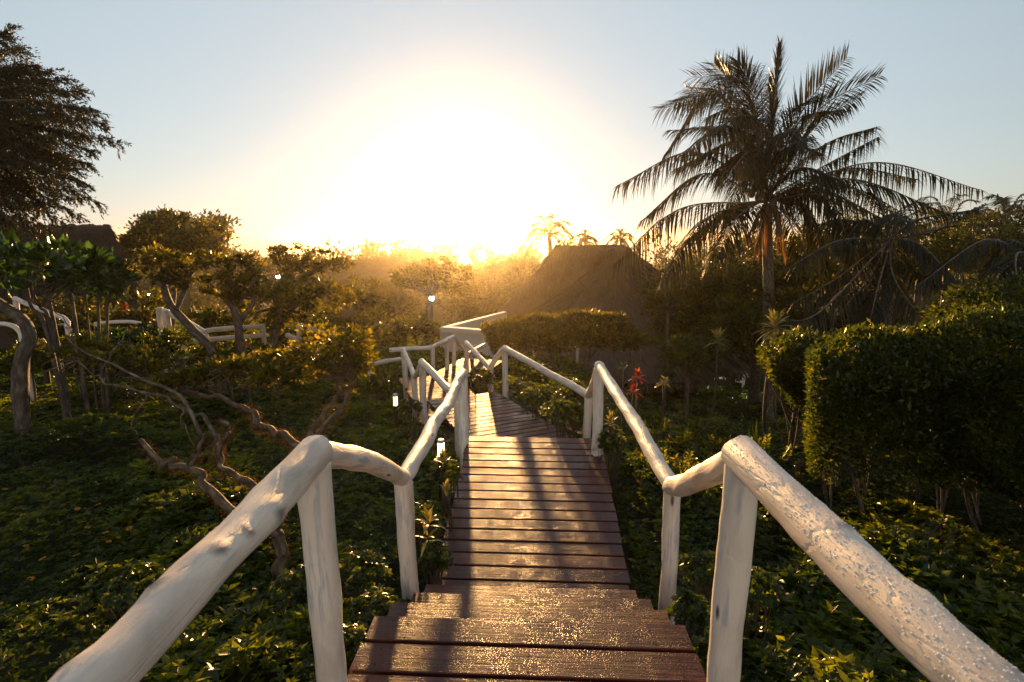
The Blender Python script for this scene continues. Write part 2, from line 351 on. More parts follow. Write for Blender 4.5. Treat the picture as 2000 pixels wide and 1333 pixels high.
M = dict(
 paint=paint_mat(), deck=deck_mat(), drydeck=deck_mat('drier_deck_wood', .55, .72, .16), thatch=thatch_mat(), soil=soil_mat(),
 bark=bark_mat('bark', (.02, .014, .010), (.06, .045, .032), (.13, .10, .075)),
 mossbark=bark_mat('mossy_bark', (.03, .02, .01), (.085, .055, .028), (.2, .16, .11)),
 palmbark=bark_mat('palm_bark', (.04, .03, .022), (.12, .09, .065), (.2, .155, .11)),
 moss=leaf_mat('moss_tuft', (.05, .028, .010), (.09, .05, .016), (.14, .08, .03), .4, .8, (1.5, 1.1, .6)),
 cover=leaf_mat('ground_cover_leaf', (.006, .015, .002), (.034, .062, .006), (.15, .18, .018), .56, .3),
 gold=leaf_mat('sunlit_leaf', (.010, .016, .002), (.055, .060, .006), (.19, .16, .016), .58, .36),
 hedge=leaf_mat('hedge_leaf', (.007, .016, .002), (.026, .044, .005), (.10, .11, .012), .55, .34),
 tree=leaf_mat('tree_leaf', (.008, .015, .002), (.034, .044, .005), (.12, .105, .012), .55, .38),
 fine=leaf_mat('feathery_leaf', (.007, .009, .003), (.013, .017, .006), (.024, .028, .009), .35, .5, (2.0, 1.5, .5)),
 broad=leaf_mat('broad_leaf', (.008, .02, .005), (.018, .045, .008), (.04, .09, .015), .42, .25, (2.1, 2.1, .5)),
 palm=leaf_mat('palm_leaflet', (.004, .006, .002), (.010, .014, .003), (.03, .032, .006), .45, .42, (2.2, 1.6, .5)),
 drypalm=leaf_mat('dry_palm_leaf', (.10, .055, .025), (.2, .12, .05), (.3, .2, .09), .35, .6, (1.3, 1.0, .7)),
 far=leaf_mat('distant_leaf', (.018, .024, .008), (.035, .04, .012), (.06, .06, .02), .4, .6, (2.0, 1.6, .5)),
 red=leaf_mat('red_leaf', (.14, .02, .015), (.28, .04, .025), (.38, .12, .05), .4, .35, (1.3, .9, .7)),
 ti=leaf_mat('variegated_leaf', (.10, .10, .02), (.22, .22, .05), (.4, .3, .10), .4, .35, (1.3, 1.1, .5)),
 orange=leaf_mat('orange_petal', (.6, .22, .02), (.75, .33, .03), (.85, .45, .05), .45, .6, (1.1, 1.0, .6)),
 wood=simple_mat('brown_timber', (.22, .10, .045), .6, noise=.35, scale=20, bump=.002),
 orangewood=simple_mat('orange_sunlit_timber', (.55, .20, .05), .4, noise=.25, scale=20),  # plank's orange sunlight is put into the base colour
 plaster=simple_mat('white_plaster', (.62, .61, .58), .75, noise=.08, scale=3, bump=.004),
 metal=simple_mat('brushed_metal', (.35, .34, .33), .35, .9),
 darkmetal=simple_mat('dark_metal', (.03, .03, .03), .45, .6),
 darkwood=simple_mat('dark_timber', (.05, .032, .022), .8, noise=.3, scale=10),  # dark brown timber of joists, stringers, walls, hut posts and bench legs
 nail=simple_mat('nail_head', (.015, .012, .012), .5, .5),
 glow=emit_mat('lit_diffuser', (.8, 1.0, .92), 9.0),
 warmglow=emit_mat('warm_lit_diffuser', (1.0, .68, .34), 1.3),
 bulb=emit_mat('lit_bulb', (.85, .93, 1.0), 60.0),
 sea=simple_mat('sea_water', (.02, .05, .06), .15),
 water=None)
m, nt, out = newmat('dew'); g = N(nt, 'ShaderNodeBsdfPrincipled', i_Roughness=.03); g.inputs['Base Color'].default_value = (.84, .82, .78, 1)
g.inputs['Specular IOR Level'].default_value = .9; nt.links.new(g.outputs[0], out.inputs[0]); M['dew'] = m

# ------------------------------------------------------------------ setting: ground, sea
mb = MB()
ys = np.concatenate([np.arange(-4, 26, .35), np.geomspace(26, 420, 70)])
xs_ = np.concatenate([-np.geomspace(18, 420, 46)[::-1], np.arange(-17.6, 17.7, .4), np.geomspace(18, 420, 46)])
X, Y = np.meshgrid(xs_, ys); Z = ground_z(X, Y)
V = np.stack([X, Y, Z], -1).reshape(-1, 3); nx = len(xs_)
i = np.arange(len(ys)-1)[:, None]*nx; j = np.arange(nx-1)[None, :]
mb.add(V, np.stack([i+j, i+j+1, i+nx+j+1, i+nx+j], -1).reshape(-1, 4))
g = mb.build('ground', M['soil']); tag(g, kind='structure')
mb = MB(); mb.add([(-2500, 300, -14.4), (2500, 300, -14.4), (2500, 3200, -14.4), (-2500, 3200, -14.4)], [[0, 1, 2, 3]])
s = mb.build('sea', M['sea']); tag(s, kind='structure')

# ------------------------------------------------------------------ the wooden walkway
walk = thing('wooden_walkway', 'dark reddish timber boardwalk with steps winding down between white log handrails', 'boardwalk', (0, 2, -2.6))
UP = np.array([0, 0, 1.0])
def nails(mb, c, ax, az, w, sy):
    for fx in (-w/2+.09, -w/2+.16, 0.0, w/2-.16, w/2-.09):
        for fy in (-sy*.28, sy*.28):
            p = c+ax*(fx+random.uniform(-.008, .008))+np.cross(az, ax)*fy
            a = np.arange(6)*math.pi/3; r = .006
            ring = [p+ax*r*math.cos(t)+np.cross(az, ax)*r*math.sin(t)+az*.0012 for t in a]
            mb.add(ring, [[0, 1, 2, 3, 4, 5]], 1)
def deck_run(name, c0, c1, w0, w1, pitch=.158, gap=.012, th=.032, z0=None, z1=None, label=None, nail=True, shear=0.0, mat='deck'):
    """planks from centre c0 to c1 (xyz of the TOP surface)"""
    c0 = np.array(c0, float); c1 = np.array(c1, float); d = c1-c0; Ln = np.linalg.norm(d); d = d/Ln
    n = max(1, round(Ln/pitch)); pt = Ln/n
    side = unit(np.cross(d, UP)); up = np.cross(side, d)
    sk = unit(side+d*shear)
    mb = MB()
    for k in range(n):
        f = (k+.5)/n; w = w0+(w1-w0)*f+random.uniform(-.012, .012)
        c = c0+d*Ln*f-up*(th/2+random.uniform(0, .0025))+side*random.uniform(-.006, .006)
        obox(mb, c, sk, unit(np.cross(up, sk)), up, w, pt-gap+random.uniform(-.002, .002), th, 0, .004, random.random(), random.random()*9)
        if nail: nails(mb, c+up*th/2, sk, up, w, pt-gap)
    # joists below
    for sx in (-.42, .42):
        for q in (0,):
            c = (c0+c1)/2+side*sx*(w0+w1)/2-up*(th+.062)
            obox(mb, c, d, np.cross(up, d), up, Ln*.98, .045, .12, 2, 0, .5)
    o = part(name, mb, [M[mat], M['nail'], M['darkwood']], walk, smooth=False)
    if label: o['label'] = label
    return o
ax = np.array([.045, .999, 0])
def cx(y): return .06+.045*(y-2.0)
# landing at the camera
deck_run('landing', (cx(.2), .2, -1.70), (cx(2.30), 2.30, -1.70), 1.40, 1.40, .172, .018, .036)
# descending treads
Y0, Z0, RUN, DROP = 2.30, -1.70, .335, .172
for k in range(4):
    ya = Y0+RUN*k-.03; yb = Y0+RUN*(k+1); z = Z0-DROP*(k+1)
    if k == 3: break
    mb = MB(); side = unit(np.array([.999, -.045, 0])); d = np.array([.045, .999, 0]); n = 2
    for q in range(2):
        y = ya+(yb-ya)*(q+.5)/2
        obox(mb, np.array([cx(y)+random.uniform(-.01, .01), y, z-.018]), side, d, UP, 1.40-.03*k+random.uniform(-.01, .01), (yb-ya)/2-.010, .036, 0, .004, random.random(), random.random()*9)
        nails(mb, np.array([cx(y), y, z]), side, UP, 1.38-.03*k, (yb-ya)/2)
    o = part('tread', mb, [M['deck'], M['nail']], walk, smooth=False)
# side stringers of the steps
for sx in (-1, 1):
    mb = MB(); a = np.array([cx(2.25)+sx*.62, 2.25, -1.86]); b = np.array([cx(3.65)+sx*.60, 3.65, -2.52])
    d = unit(b-a); sd = unit(np.cross(d, UP)); obox(mb, (a+b)/2-np.array([0, 0, .03]), d, np.cross(np.cross(sd, d), d), np.cross(sd, d), np.linalg.norm(b-a), .045, .16)
    part('stringer', mb, M['darkwood'], walk, smooth=False)
deck_run('upper_deck', (cx(3.30), 3.30, -2.40), (cx(6.22)+.01, 6.22, -2.27), 1.36, 1.52, .160, .021)
D2 = unit(np.array([-.42, .907, 0])); S2 = np.array([.907, .42, 0])
c = np.array([-.86, 9.43, -2.70]); deck_run('middle_deck', c-D2*3.35, c, 1.42, 1.24, .15, .018)
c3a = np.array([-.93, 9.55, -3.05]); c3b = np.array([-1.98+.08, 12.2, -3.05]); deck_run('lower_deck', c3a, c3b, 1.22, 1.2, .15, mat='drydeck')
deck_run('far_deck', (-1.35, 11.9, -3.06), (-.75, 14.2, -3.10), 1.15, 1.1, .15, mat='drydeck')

# ------------------------------------------------------------------ log handrails
def log_rail(mb, a, b, r0, r1, seed, bow=0.0, bowdir=(0, 0, 1), sides=18, step=.035, knots=(), over=.03, wob=.006):
    a = np.asarray(a, float); b = np.asarray(b, float); d = unit(b-a); a = a-d*over; b = b+d*over
    L = np.linalg.norm(b-a); n = max(6, int(L/step)); s = np.linspace(0, 1, n)
    p = a+(b-a)*s[:, None]+np.asarray(bowdir, float)*(bow*np.sin(math.pi*s))[:, None]
    sd = unit(np.cross(d, [.1, .2, 1]))
    w = (vnoise(s*L*2.2+seed*5, s*0+seed)-.5)*2*wob*np.sin(math.pi*s)**.5; w2 = (vnoise(s*L*2.2+seed*7, s*0+seed+4)-.5)*2*wob*np.sin(math.pi*s)**.5
    p = p+sd*w[:, None]+np.cross(d, sd)*w2[:, None]
    tube(mb, p, [r0, r1], sides, 0, .12, seed, True, knots)
    return p
def handrail(label, posts, rails, group=None, sides=18, step=.035, name='log_handrail'):
    """posts: (top xyz, base xyz, r_top, r_base); rails: (a, b, ra, rb, opts)"""
    base = np.asarray(posts[0][1], float)
    t = thing(name, label, 'handrail', base, group)
    for k, (tp, bs, ra, rb) in enumerate(posts):
        mb = MB(); sd = random.random()*9
        log_rail(mb, bs, tp, rb, ra, sd, sides=sides, step=step, over=0, wob=.008, knots=[(random.uniform(.2, .7), random.uniform(0, 6), .16, .05)])
        part('post', mb, M['paint'], t)
    for k, r in enumerate(rails):
        mb = MB(); opts = r[4] if len(r) > 4 else {}
        log_rail(mb, r[0], r[1], r[2], r[3], random.random()*9, sides=sides, step=step, **opts)
        o = part('rail', mb, M['paint'], t)
        if opts.get('over', 0) == 99: pass
    return t
def dn(p, r=.05):          # post top just inside the rail above
    p = np.array(p, float); p[2] -= r*.5; return p
def bp(top, z, dx=0, dy=0):
    return np.array([top[0]+dx, top[1]+dy, z])
L1 = P(612, 890, 1.95); L2 = P(787, 934, 3.30); L3 = P(904, 730, 6.2)
L0 = np.array([-.72, -.9, L1[2]+.01])
left = handrail('white log handrail with long weathered level rail left of the near landing', 
   [(dn(L1, .06), bp(L1, -2.3, .015, .02), .062, .050), (dn(L2, .06), bp(L2, -2.75, .03, .02), .056, .047), (dn(L3, .05), bp(L3, -2.75, .01, .03), .056, .05)],
   [(L0, L1, .038, .060, dict(knots=[(2.35, 1.5, .22, .05), (2.1, 0.6, .18, .04), (2.2, .9, .15, .025), (1.75, 5.6, .16, .03), (1.6, 1.0, .16, .07), (1.95, 5.9, .12, .02)])), (L1, L2, .050, .050, dict(bow=.035, wob=.01, over=.0)), (L2, L3, .050, .052, dict(bow=-.02, wob=.016, knots=[(1.3, 1.2, .25, .06), (1.9, 4.2, .25, .07)]))])
R1 = P(1450, 888, 1.95); R2 = P(1313, 950, 3.25); R3 = P(1171, 716, 5.9)
R0 = np.array([.80, -.9, R1[2]-.03]); R1[2] -= .005
right = handrail('white log handrail beaded with dew right of the near landing, with dark knot',
   [(dn(R1, .06), bp(R1, -2.3, .0, .02), .060, .056), (dn(R2, .06), bp(R2, -2.8, .02, .0), .050, .046), (dn(R3, .05), bp(R3, -2.7, .0, .0), .056, .056)],
   [(R0, R1, .052, .061, dict(knots=[(1.95, .9, .15, .035), (2.2, .2, .11, .02), (1.6, 1.2, .12, .03), (2.35, 1.3, .12, .018), (1.75, .6, .12, .02)])), (R1, R2, .050, .056, dict(bow=-.03, wob=.012, over=.0)), (R2, R3, .050, .050, dict(wob=.012))])
# middle flight rails
A1 = P(894, 778, 7.2); A2 = P(824, 708, 8.8); A3 = P(809, 735, 9.45); A4 = P(788, 685, 11.5)
handrail('white log handrail left of the middle deck, curling down to a lower rail',
   [(dn(A1), bp(A1, -3.1), .052, .05), (dn(A2), bp(A2, -3.2, .02), .056, .05), (dn(A3), bp(A3, -3.5), .052, .05), (dn(A4), bp(A4, -3.6, .03), .054, .05)],
   [(A1, A2, .052, .055, {}), (A2, A3, .05, .048, dict(bow=-.05)), (A3, A4, .05, .05, {})], sides=12, step=.06)
B1 = P(1149, 772, 7.0); B2 = P(986, 681, 9.7); B3 = P(958, 720, 10.1); B4 = P(911, 670, 12.5)
handrail('white log handrail right of the middle deck, zigzagging down toward the white wall',
   [(dn(B1), bp(B1, -3.3, .0), .052, .05), (dn(B2), bp(B2, -3.3), .052, .05), (dn(B3), bp(B3, -3.6), .05, .05), (dn(B4), bp(B4, -3.7), .052, .05)],
   [(R3, B1, .052, .05, dict(bow=-.05)), (B1, B2, .05, .052, {}), (B2, B3, .048, .045, dict(bow=.04)), (B3, B4, .05, .054, {})], sides=12, step=.06)
E0 = P(764, 684, 12.1); E1 = P(845, 679, 12.3); E2 = P(872, 666, 13.2); E3 = P(886, 658, 13.6); E4 = P(908, 686, 15)
handrail('white log handrail on the far bend of the boardwalk, left of the white wall',
   [(dn(E1), bp(E1, -3.7), .048, .046), (dn(E2), bp(E2, -3.9), .05, .046), (dn(E3), bp(E3, -3.9), .05, .048)],
   [(E0, E1, .05, .05, {}), (E1, E3, .05, .052, {}), (E3, E4, .048, .045, {})], sides=10, step=.08)
G1 = P(914, 692, 14.2); G2 = P(947, 674, 16)
G3 = P(921, 677, 16)
handrail('short white log rails crossing just beyond the tall post of the lower deck',
   [(dn(P(921, 690, 14.5)), bp(P(921, 690, 14.5), -4.4), .05, .046)],
   [(G1, G2, .05, .05, {}), (G3, G2, .04, .04, {})], sides=10, step=.1)
H = [P(722, 711, 11.2), P(781, 702, 12.0)]
handrail('low white log rail running behind the sunlit shrub toward the lower deck', [(dn(H[0]), bp(H[0], -3.6), .045, .045)],
   [(H[0], H[1], .045, .05, {})], sides=10, step=.1)

# dew beads on the near rails (domes standing on the log)
def dew(railobj, parent, n, smin, smax, topang, s0=-99, s1=99):
    me = railobj.data; co = np.zeros(len(me.vertices)*3, np.float32); me.vertices.foreach_get('co', co); co = co.reshape(-1, 3)
    me.calc_loop_triangles(); nt_ = len(me.loop_triangles); tr = np.zeros(nt_*3, np.int32); me.loop_triangles.foreach_get('vertices', tr); tr = tr.reshape(-1, 3)
    a, b, c = co[tr[:, 0]], co[tr[:, 1]], co[tr[:, 2]]; ar = np.linalg.norm(np.cross(b-a, c-a), axis=1)
    nrm = unit(np.cross(b-a, c-a)); w = ar*np.clip((nrm[:, 2]-topang)*3, 0, 1)
    yy = (a[:, 1]+b[:, 1]+c[:, 1])/3+parent_world(parent)[1]
    w = w*((yy > s0) & (yy < s1))
    k = rng.choice(nt_, n, p=w/w.sum()); r1 = np.sqrt(rng.random(n))[:, None]; r2 = rng.random(n)[:, None]
    p = a[k]*(1-r1)+b[k]*r1*(1-r2)+c[k]*r1*r2; nn = nrm[k]
    rad = smin+(smax-smin)*rng.random(n)**2.2
    t1 = unit(np.cross(nn, [.3, .2, .9])); t2 = np.cross(nn, t1); m = 7
    V = []
    for (el, h) in ((1.0, -.1), (.80, .34), (.38, .54)):
        for q in range(m):
            an = 2*math.pi*q/m; V.append(p+(t1*math.cos(an)+t2*math.sin(an))*(rad*el)[:, None]+nn*(rad*h)[:, None])
    V.append(p+nn*(rad*.60)[:, None]); V = np.stack(V, 1); nv = V.shape[1]
    Fq = []
    for rr in range(2):
        for q in range(m): Fq.append((rr*m+q, rr*m+(q+1) % m, (rr+1)*m+(q+1) % m, (rr+1)*m+q))
    Ft = [(2*m+q, 2*m+(q+1) % m, 3*m) for q in range(m)]
    base = np.arange(n)[:, None, None]*nv
    mb = MB(); VV = V.reshape(-1, 3)+np.array(parent_world(parent), np.float32)
    mb.add(VV, (base+np.array(Fq)[None]).reshape(-1, 4)); 
    mb2 = mb; mb2.loops.append((base+np.array(Ft)[None]).reshape(-1)); mb2.sizes.append(np.full(n*m, 3)); mb2.mi.append(np.zeros(n*m))
    o = part('dew_drops', mb2, M['dew'], parent); o['kind'] = 'stuff'; o['label'] = 'water beads on top of the white log'
    return o
def kids(o, nm): return [c for c in o.children if c.name.split('.')[0] == nm]
rr = kids(right, 'rail'); lr = kids(left, 'rail')
dew(rr[0], right, 3000, .0009, .0026, .12, .35, 2.1); dew(rr[2], right, 3400, .0010, .0028, .25); dew(lr[2], left, 2000, .0010, .0026, .3)
dew(lr[0], left, 300, .0008, .0014, .3, .3, 2.1); dew(rr[1], right, 400, .0009, .0020, .3)

# ------------------------------------------------------------------ buildings
def grid_face(mb, A, B, Cc, D, nu=24, nv=16, sag=.0, disp=.07, mat=0, off=0.0):
    """A,B top edge, D,Cc bottom edge; sag pulls the middle inwards (concave thatch)"""
    A, B, Cc, D = [np.asarray(q, float) for q in (A, B, Cc, D)]
    u = np.linspace(0, 1, nu)[None, :, None]; v = np.linspace(0, 1, nv)[:, None, None]
    Pt = (A*(1-u)+B*u)*(1-v)+(D*(1-u)+Cc*u)*v
    nrm = unit(np.cross(B-A+1e-4, D-A)); nrm = nrm*(1 if nrm[2] > 0 else -1)
    w = np.linalg.norm(Cc-D); h = np.linalg.norm((D+Cc)/2-(A+B)/2)
    X = u[..., 0]*w+v[..., 0]*0; Yv = v[..., 0]*h+u[..., 0]*0
    dz = (vnoise(X*3.1+off, Yv*1.2, 2)-.5)*disp*2+(vnoise(X*9+off, Yv*5, 4)-.5)*disp
    Pt = Pt-np.array([0, 0, 1.0])*(sag*np.sin(math.pi*v))+nrm*dz[..., None]
    V = Pt.reshape(-1, 3); co = np.stack([X+off, Yv, 0*X], -1).reshape(-1, 3)
    i = np.arange(nv-1)[:, None]*nu; j = np.arange(nu-1)[None, :]
    mb.add(V, np.stack([i+j, i+j+1, i+nu+j+1, i+nu+j], -1).reshape(-1, 4), mat, .5, co)
def straws(mb, A, B, Cc, D, n, L=.5, w=.02):
    A, B, Cc, D = [np.asarray(q, float) for q in (A, B, Cc, D)]; u = rng.random((n, 1)); v = rng.random((n, 1))*.95
    p = (A*(1-u)+B*u)*(1-v)+(D*(1-u)+Cc*u)*v; d = unit((D*(1-u)+Cc*u)-(A*(1-u)+B*u)); nrm = unit(np.cross(B-A+1e-4, D-A)); nrm = nrm*(1 if nrm[2] > 0 else -1)
    leaf_kite(mb, p-UP*(.12*np.sin(math.pi*v))+nrm*.03, d+nrm*rng.uniform(.02, .16, (n, 1))+rng.normal(0, .12, (n, 3)), np.tile(nrm, (n, 1))+rng.normal(0, .3, (n, 3)), L*rng.uniform(.4, 1.2, n), w, 0, .5)
def fringe(mb, a, b, n, L, r=.02, down=(0, 0, -1)):
    a = np.asarray(a, float); b = np.asarray(b, float); s = rng.random(n)[:, None]
    p = a+(b-a)*s+rng.normal(0, .03, (n, 3)); d = np.array(down, float)+rng.normal(0, .25, (n, 3))
    leaf_kite(mb, p, d, rdir(n), L*rng.uniform(.5, 1.2, n), r*2)
def hip_house(name, label, cat, A, B, eL, eR, bR, bL, wall_z, loc):
    t = thing(name, label, cat, loc)
    mb = MB(); grid_face(mb, A, B, eR, eL, 40, 20, .12); grid_face(mb, B, B+1e-3, bR, eR, 20, 20, .12, off=5); grid_face(mb, B, A, bL, bR, 30, 12, .12, off=9); grid_face(mb, A, A+1e-3, eL, bL, 20, 20, .12, off=13)
    straws(mb, A, B, eR, eL, 5200, .5, .022); straws(mb, B, B+1e-3, bR, eR, 1500, .5, .022)
    for (a, b) in ((eL, eR), (eR, bR), (bR, bL), (bL, eL)): fringe(mb, a, b, 700, .35)
    rf = part('roof', mb, M['thatch'], t)
    mb = MB(); d = unit(B-A); sd = unit(np.cross(d, UP)); obox(mb, (A+B)/2+UP*.02, d, -sd, UP, np.linalg.norm(B-A)+.25, .5, .22, 0, .08)
    o = mb.build('ridge_cap', M['thatch'], None, False, origin=np.array(parent_world(t))); o.parent = rf
    mb = MB(); cen = (eL+eR+bR+bL)/4
    q = [cen+(p-cen)*.82 for p in (eL, eR, bR, bL)]
    for k in range(4):
        a, b = q[k].copy(), q[(k+1) % 4].copy(); top = min(a[2], b[2])+.15
        m = (a+b)/2; dd = unit((b-a)*[1, 1, 0]); zz = wall_z
        obox(mb, [m[0], m[1], (top+zz)/2], dd, np.cross(UP, dd), UP, np.linalg.norm((b-a)[:2])-.14, .12, top-zz)
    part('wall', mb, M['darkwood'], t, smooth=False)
    return t
hip_house('thatched_house', 'brown thatched hip-roofed house with flat ridge behind the broad-leaved trees at far left', 'house',
  P(70, 440, 17), P(214, 440, 17), P(-60, 650, 13.8), P(308, 640, 14.2), P(235, 600, 19.8), P(0, 600, 21), -3.6, (P(100, 640, 16)[0], 15.5, -3.4))
hip_house('thatched_house', 'dark thatched roof peak at the left edge, partly under the feathery tree', 'house',
  P(-60, 423, 14.5), P(34, 422, 14.5), P(-170, 600, 12.4), P(98, 600, 12.6), P(120, 560, 16.5), P(-120, 560, 17), -3.4, (P(-20, 640, 14)[0], 13.5, -3.2))
hip_house('thatched_house', 'big thatched house with level ridge glowing in the haze left of the coconut palm', 'house',
  P(1088, 479, 27), P(1215, 479, 27), P(955, 628, 24.5), P(1330, 640, 24), P(1400, 600, 31), P(1000, 590, 32), -6.2, (P(1150, 640, 26)[0], 26, -6))
hip_house('thatched_house', 'long low thatched roof far off in golden haze, above the left rounded trees', 'house',
  P(668, 508, 46), P(775, 505, 46), P(640, 544, 43), P(800, 544, 43), P(800, 530, 50), P(650, 530, 50), -7.5, (P(720, 560, 45)[0], 44, -7.4))
# conical thatch pavilion in front
t = thing('conical_thatched_hut', 'hut with flared conical thatched roof and sunlit hip edge left of the palm trunk', 'hut', P(1198, 760, 21))
mb = MB(); ap = P(1198, 486, 21); sc_ = 21/F_PX
pr = [(0, 0), (14, 12), (45, 46), (78, 77), (133, 112), (190, 150), (245, 190), (270, 206)]
nr = 46; th = np.linspace(0, 2*math.pi, 97)[:-1]
sv = np.linspace(0, 1, nr); rr_ = np.interp(sv, np.linspace(0, 1, 8), [q[0] for q in pr])*sc_; zz_ = np.interp(sv, np.linspace(0, 1, 8), [q[1] for q in pr])*sc_*.99
R_, Z_ = rr_[:, None]+0*th[None], zz_[:, None]+0*th[None]
n1 = (vnoise(th[None]*14, sv[:, None]*5, 7)-.5)*.10*np.minimum(1, sv[:, None]*3)+(vnoise(th[None]*40, sv[:, None]*14, 7)-.5)*.05
R_ = np.maximum(R_+n1, 0); V = np.stack([ap[0]+R_*np.cos(th), ap[1]+R_*np.sin(th)*.95, ap[2]-Z_], -1).reshape(-1, 3)
co = np.stack([th[None]*2.2+0*R_, Z_*1.3, 0*R_], -1).reshape(-1, 3)
i = np.arange(nr-1)[:, None]*96; j = np.arange(96)[None, :]
mb.add(V, np.stack([i+j, i+(j+1) % 96, i+96+(j+1) % 96, i+96+j], -1).reshape(-1, 4), 0, .5, co)
n = 9000; a = rng.random(n)*6.283; q = rng.random(n)*.97; r9 = np.interp(q, sv, rr_); z9 = np.interp(q, sv, zz_); r8 = np.interp(q+.02, sv, rr_); z8 = np.interp(q+.02, sv, zz_)
p = np.stack([ap[0]+r9*np.cos(a), ap[1]+r9*.95*np.sin(a), ap[2]-z9+.03], -1); p2 = np.stack([ap[0]+r8*np.cos(a), ap[1]+r8*.95*np.sin(a), ap[2]-z8+.03], -1)
leaf_kite(mb, p, unit(p2-p)+rng.normal(0, .13, (n, 3)), np.stack([np.cos(a), np.sin(a), 1+0*a], -1), rng.uniform(.2, .6, n), .022)
n = 1500; a = rng.random(n)*6.283; p = np.stack([ap[0]+rr_[-1]*np.cos(a), ap[1]+rr_[-1]*.95*np.sin(a), ap[2]-zz_[-1]+0*a], -1)
leaf_kite(mb, p, np.stack([np.cos(a)*.5, np.sin(a)*.5, -1+0*a], -1)+rng.normal(0, .2, (n, 3)), rdir(n), rng.uniform(.2, .4, n), .04)
rf = part('roof', mb, M['thatch'], t)
for k, q in enumerate((-2.45, -1.9, -1.1)):
    mb = MB(); a0 = q; path = np.stack([ap[0]+rr_*1.01*math.cos(a0)+.02, ap[1]+rr_*.96*math.sin(a0), ap[2]-zz_+.035], -1)[1:]
    tube(mb, path, [.05, .035], 6, 0, .3, k); o = mb.build('hip_binding', M['thatch'], None, True, origin=np.array(parent_world(t))); o.parent = rf
mb = MB(); zb = ap[2]-zz_[-1]+.2
for k in range(12):
    a = k*math.pi/6; mb = MB(); tube(mb, [(ap[0]+rr_[-1]*.85*math.cos(a), ap[1]+rr_[-1]*.8*math.sin(a), zb+.3), (ap[0]+rr_[-1]*.85*math.cos(a), ap[1]+rr_[-1]*.8*math.sin(a), -6.4)], [.09, .1], 8, 0, .1, k)
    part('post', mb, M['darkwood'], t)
# white plaster walls beyond the boardwalk
def slab_wall(mb, a, b, zb, th=.18, cap=.0):
    """a,b: xyz of the top edge ends, may slope"""
    a = np.asarray(a, float); b = np.asarray(b, float); d = unit((b-a)*[1, 1, 0]); n = np.cross(UP, d)*th/2
    V = [a+n, b+n, b-n, a-n]+[np.array([p[0], p[1], zb]) for p in (a+n, b+n, b-n, a-n)]
    mb.add(V, [[3, 2, 1, 0], [0, 1, 5, 4], [1, 2, 6, 5], [2, 3, 7, 6], [3, 0, 4, 7], [4, 5, 6, 7]])
t = thing('plaster_wall', 'white plastered wall with sloping parapet beyond the end of the boardwalk', 'wall', P(930, 700, 18))
mb = MB(); slab_wall(mb, P(869, 641, 18.2), P(1010, 652, 17.6), -5.2); part('front_wall', mb, M['plaster'], t, False)
mb = MB(); slab_wall(mb, P(864, 640, 18.4), P(986, 609, 23.5), -5.4); part('side_wall', mb, M['plaster'], t, False)
mb = MB(); 
a, b = P(866, 640, 18.15)+UP*.03, P(1012, 651, 17.55)+UP*.03; slab_wall(mb, a, b, min(a[2], b[2])-.1, .26); part('coping', mb, M['plaster'], t, False)

# ------------------------------------------------------------------ vegetation helpers
def Eps(u, v, t, ru, rv, rd=None):
    s = t/F_PX; return (P(u, v, t), np.array([ru*s, (rd if rd is not None else ru*.85)*s, rv*s]))
def crown(mb, ells, lp, cover=5, wl=.5, per=40, mat=0, cl=.2, up=.35, vary=1.0, flatbottom=0.0, droop=0.0, shell=.45):
    """leaf clumps spread through ellipsoids; lp = leaf length in metres. returns clump centres"""
    cs = []; lp = lp*1.4
    for (c, r) in ells:
        area = math.pi*r[0]*max(r[2], r[1]*.6); n = max(30, int(cover*area/(lp*lp*wl*.5))); nc = max(4, n//per)
        d = rdir(nc); 
        if flatbottom: d[:, 2] = np.where(d[:, 2] < 0, d[:, 2]*(1-flatbottom), d[:, 2])
        q0 = rng.random()*50; lump = vnoise(d[:, 0]*1.9+q0, d[:, 1]*1.9+d[:, 2]*2.3+q0, 31); rad = (shell+(1-shell)*rng.random(nc)**.6)[:, None]*(.62+.72*lump+.2*(rng.random(nc)-.5))[:, None]
        cc = c+d*rad*r; cs.append(cc)
        k = np.repeat(np.arange(nc), per); m = len(k); cr = cl*np.minimum(r[0], r[2]*1.5)*(.6+.8*rng.random(nc))[k][:, None]
        off = rng.normal(0, .55, (m, 3))*cr; off[:, 2] *= .7
        pos = cc[k]+off; dr = unit(off+d[k]*cr*.7+rng.normal(0, .5, (m, 3))*cr+np.array([0, 0, up-droop])*cr)
        ups = unit(rdir(m)+np.array([0, -.15, .25]))
        tone = np.clip(.45*rng.random(nc)[k]+.55*rng.random(m)*vary, 0, 1)
        leaf_kite(mb, pos, dr, ups, lp*rng.uniform(.6, 1.15, m), lp*wl*rng.uniform(.8, 1.2, m), mat, tone)
    return np.vstack(cs)
def twigs(mb, root, cs, k, r0=.02, seed=0, mat=0):
    idx = rng.choice(len(cs), min(k, len(cs)), replace=False)
    for q, i in enumerate(idx):
        b = cs[i]; m = (root+b)/2+rng.normal(0, .12, 3)*np.linalg.norm(b-root); m[2] -= .05*np.linalg.norm(b-root)
        tube(mb, spline([root, m, b], 8), [r0, r0*.3], 5, mat, .15, seed+q, False)
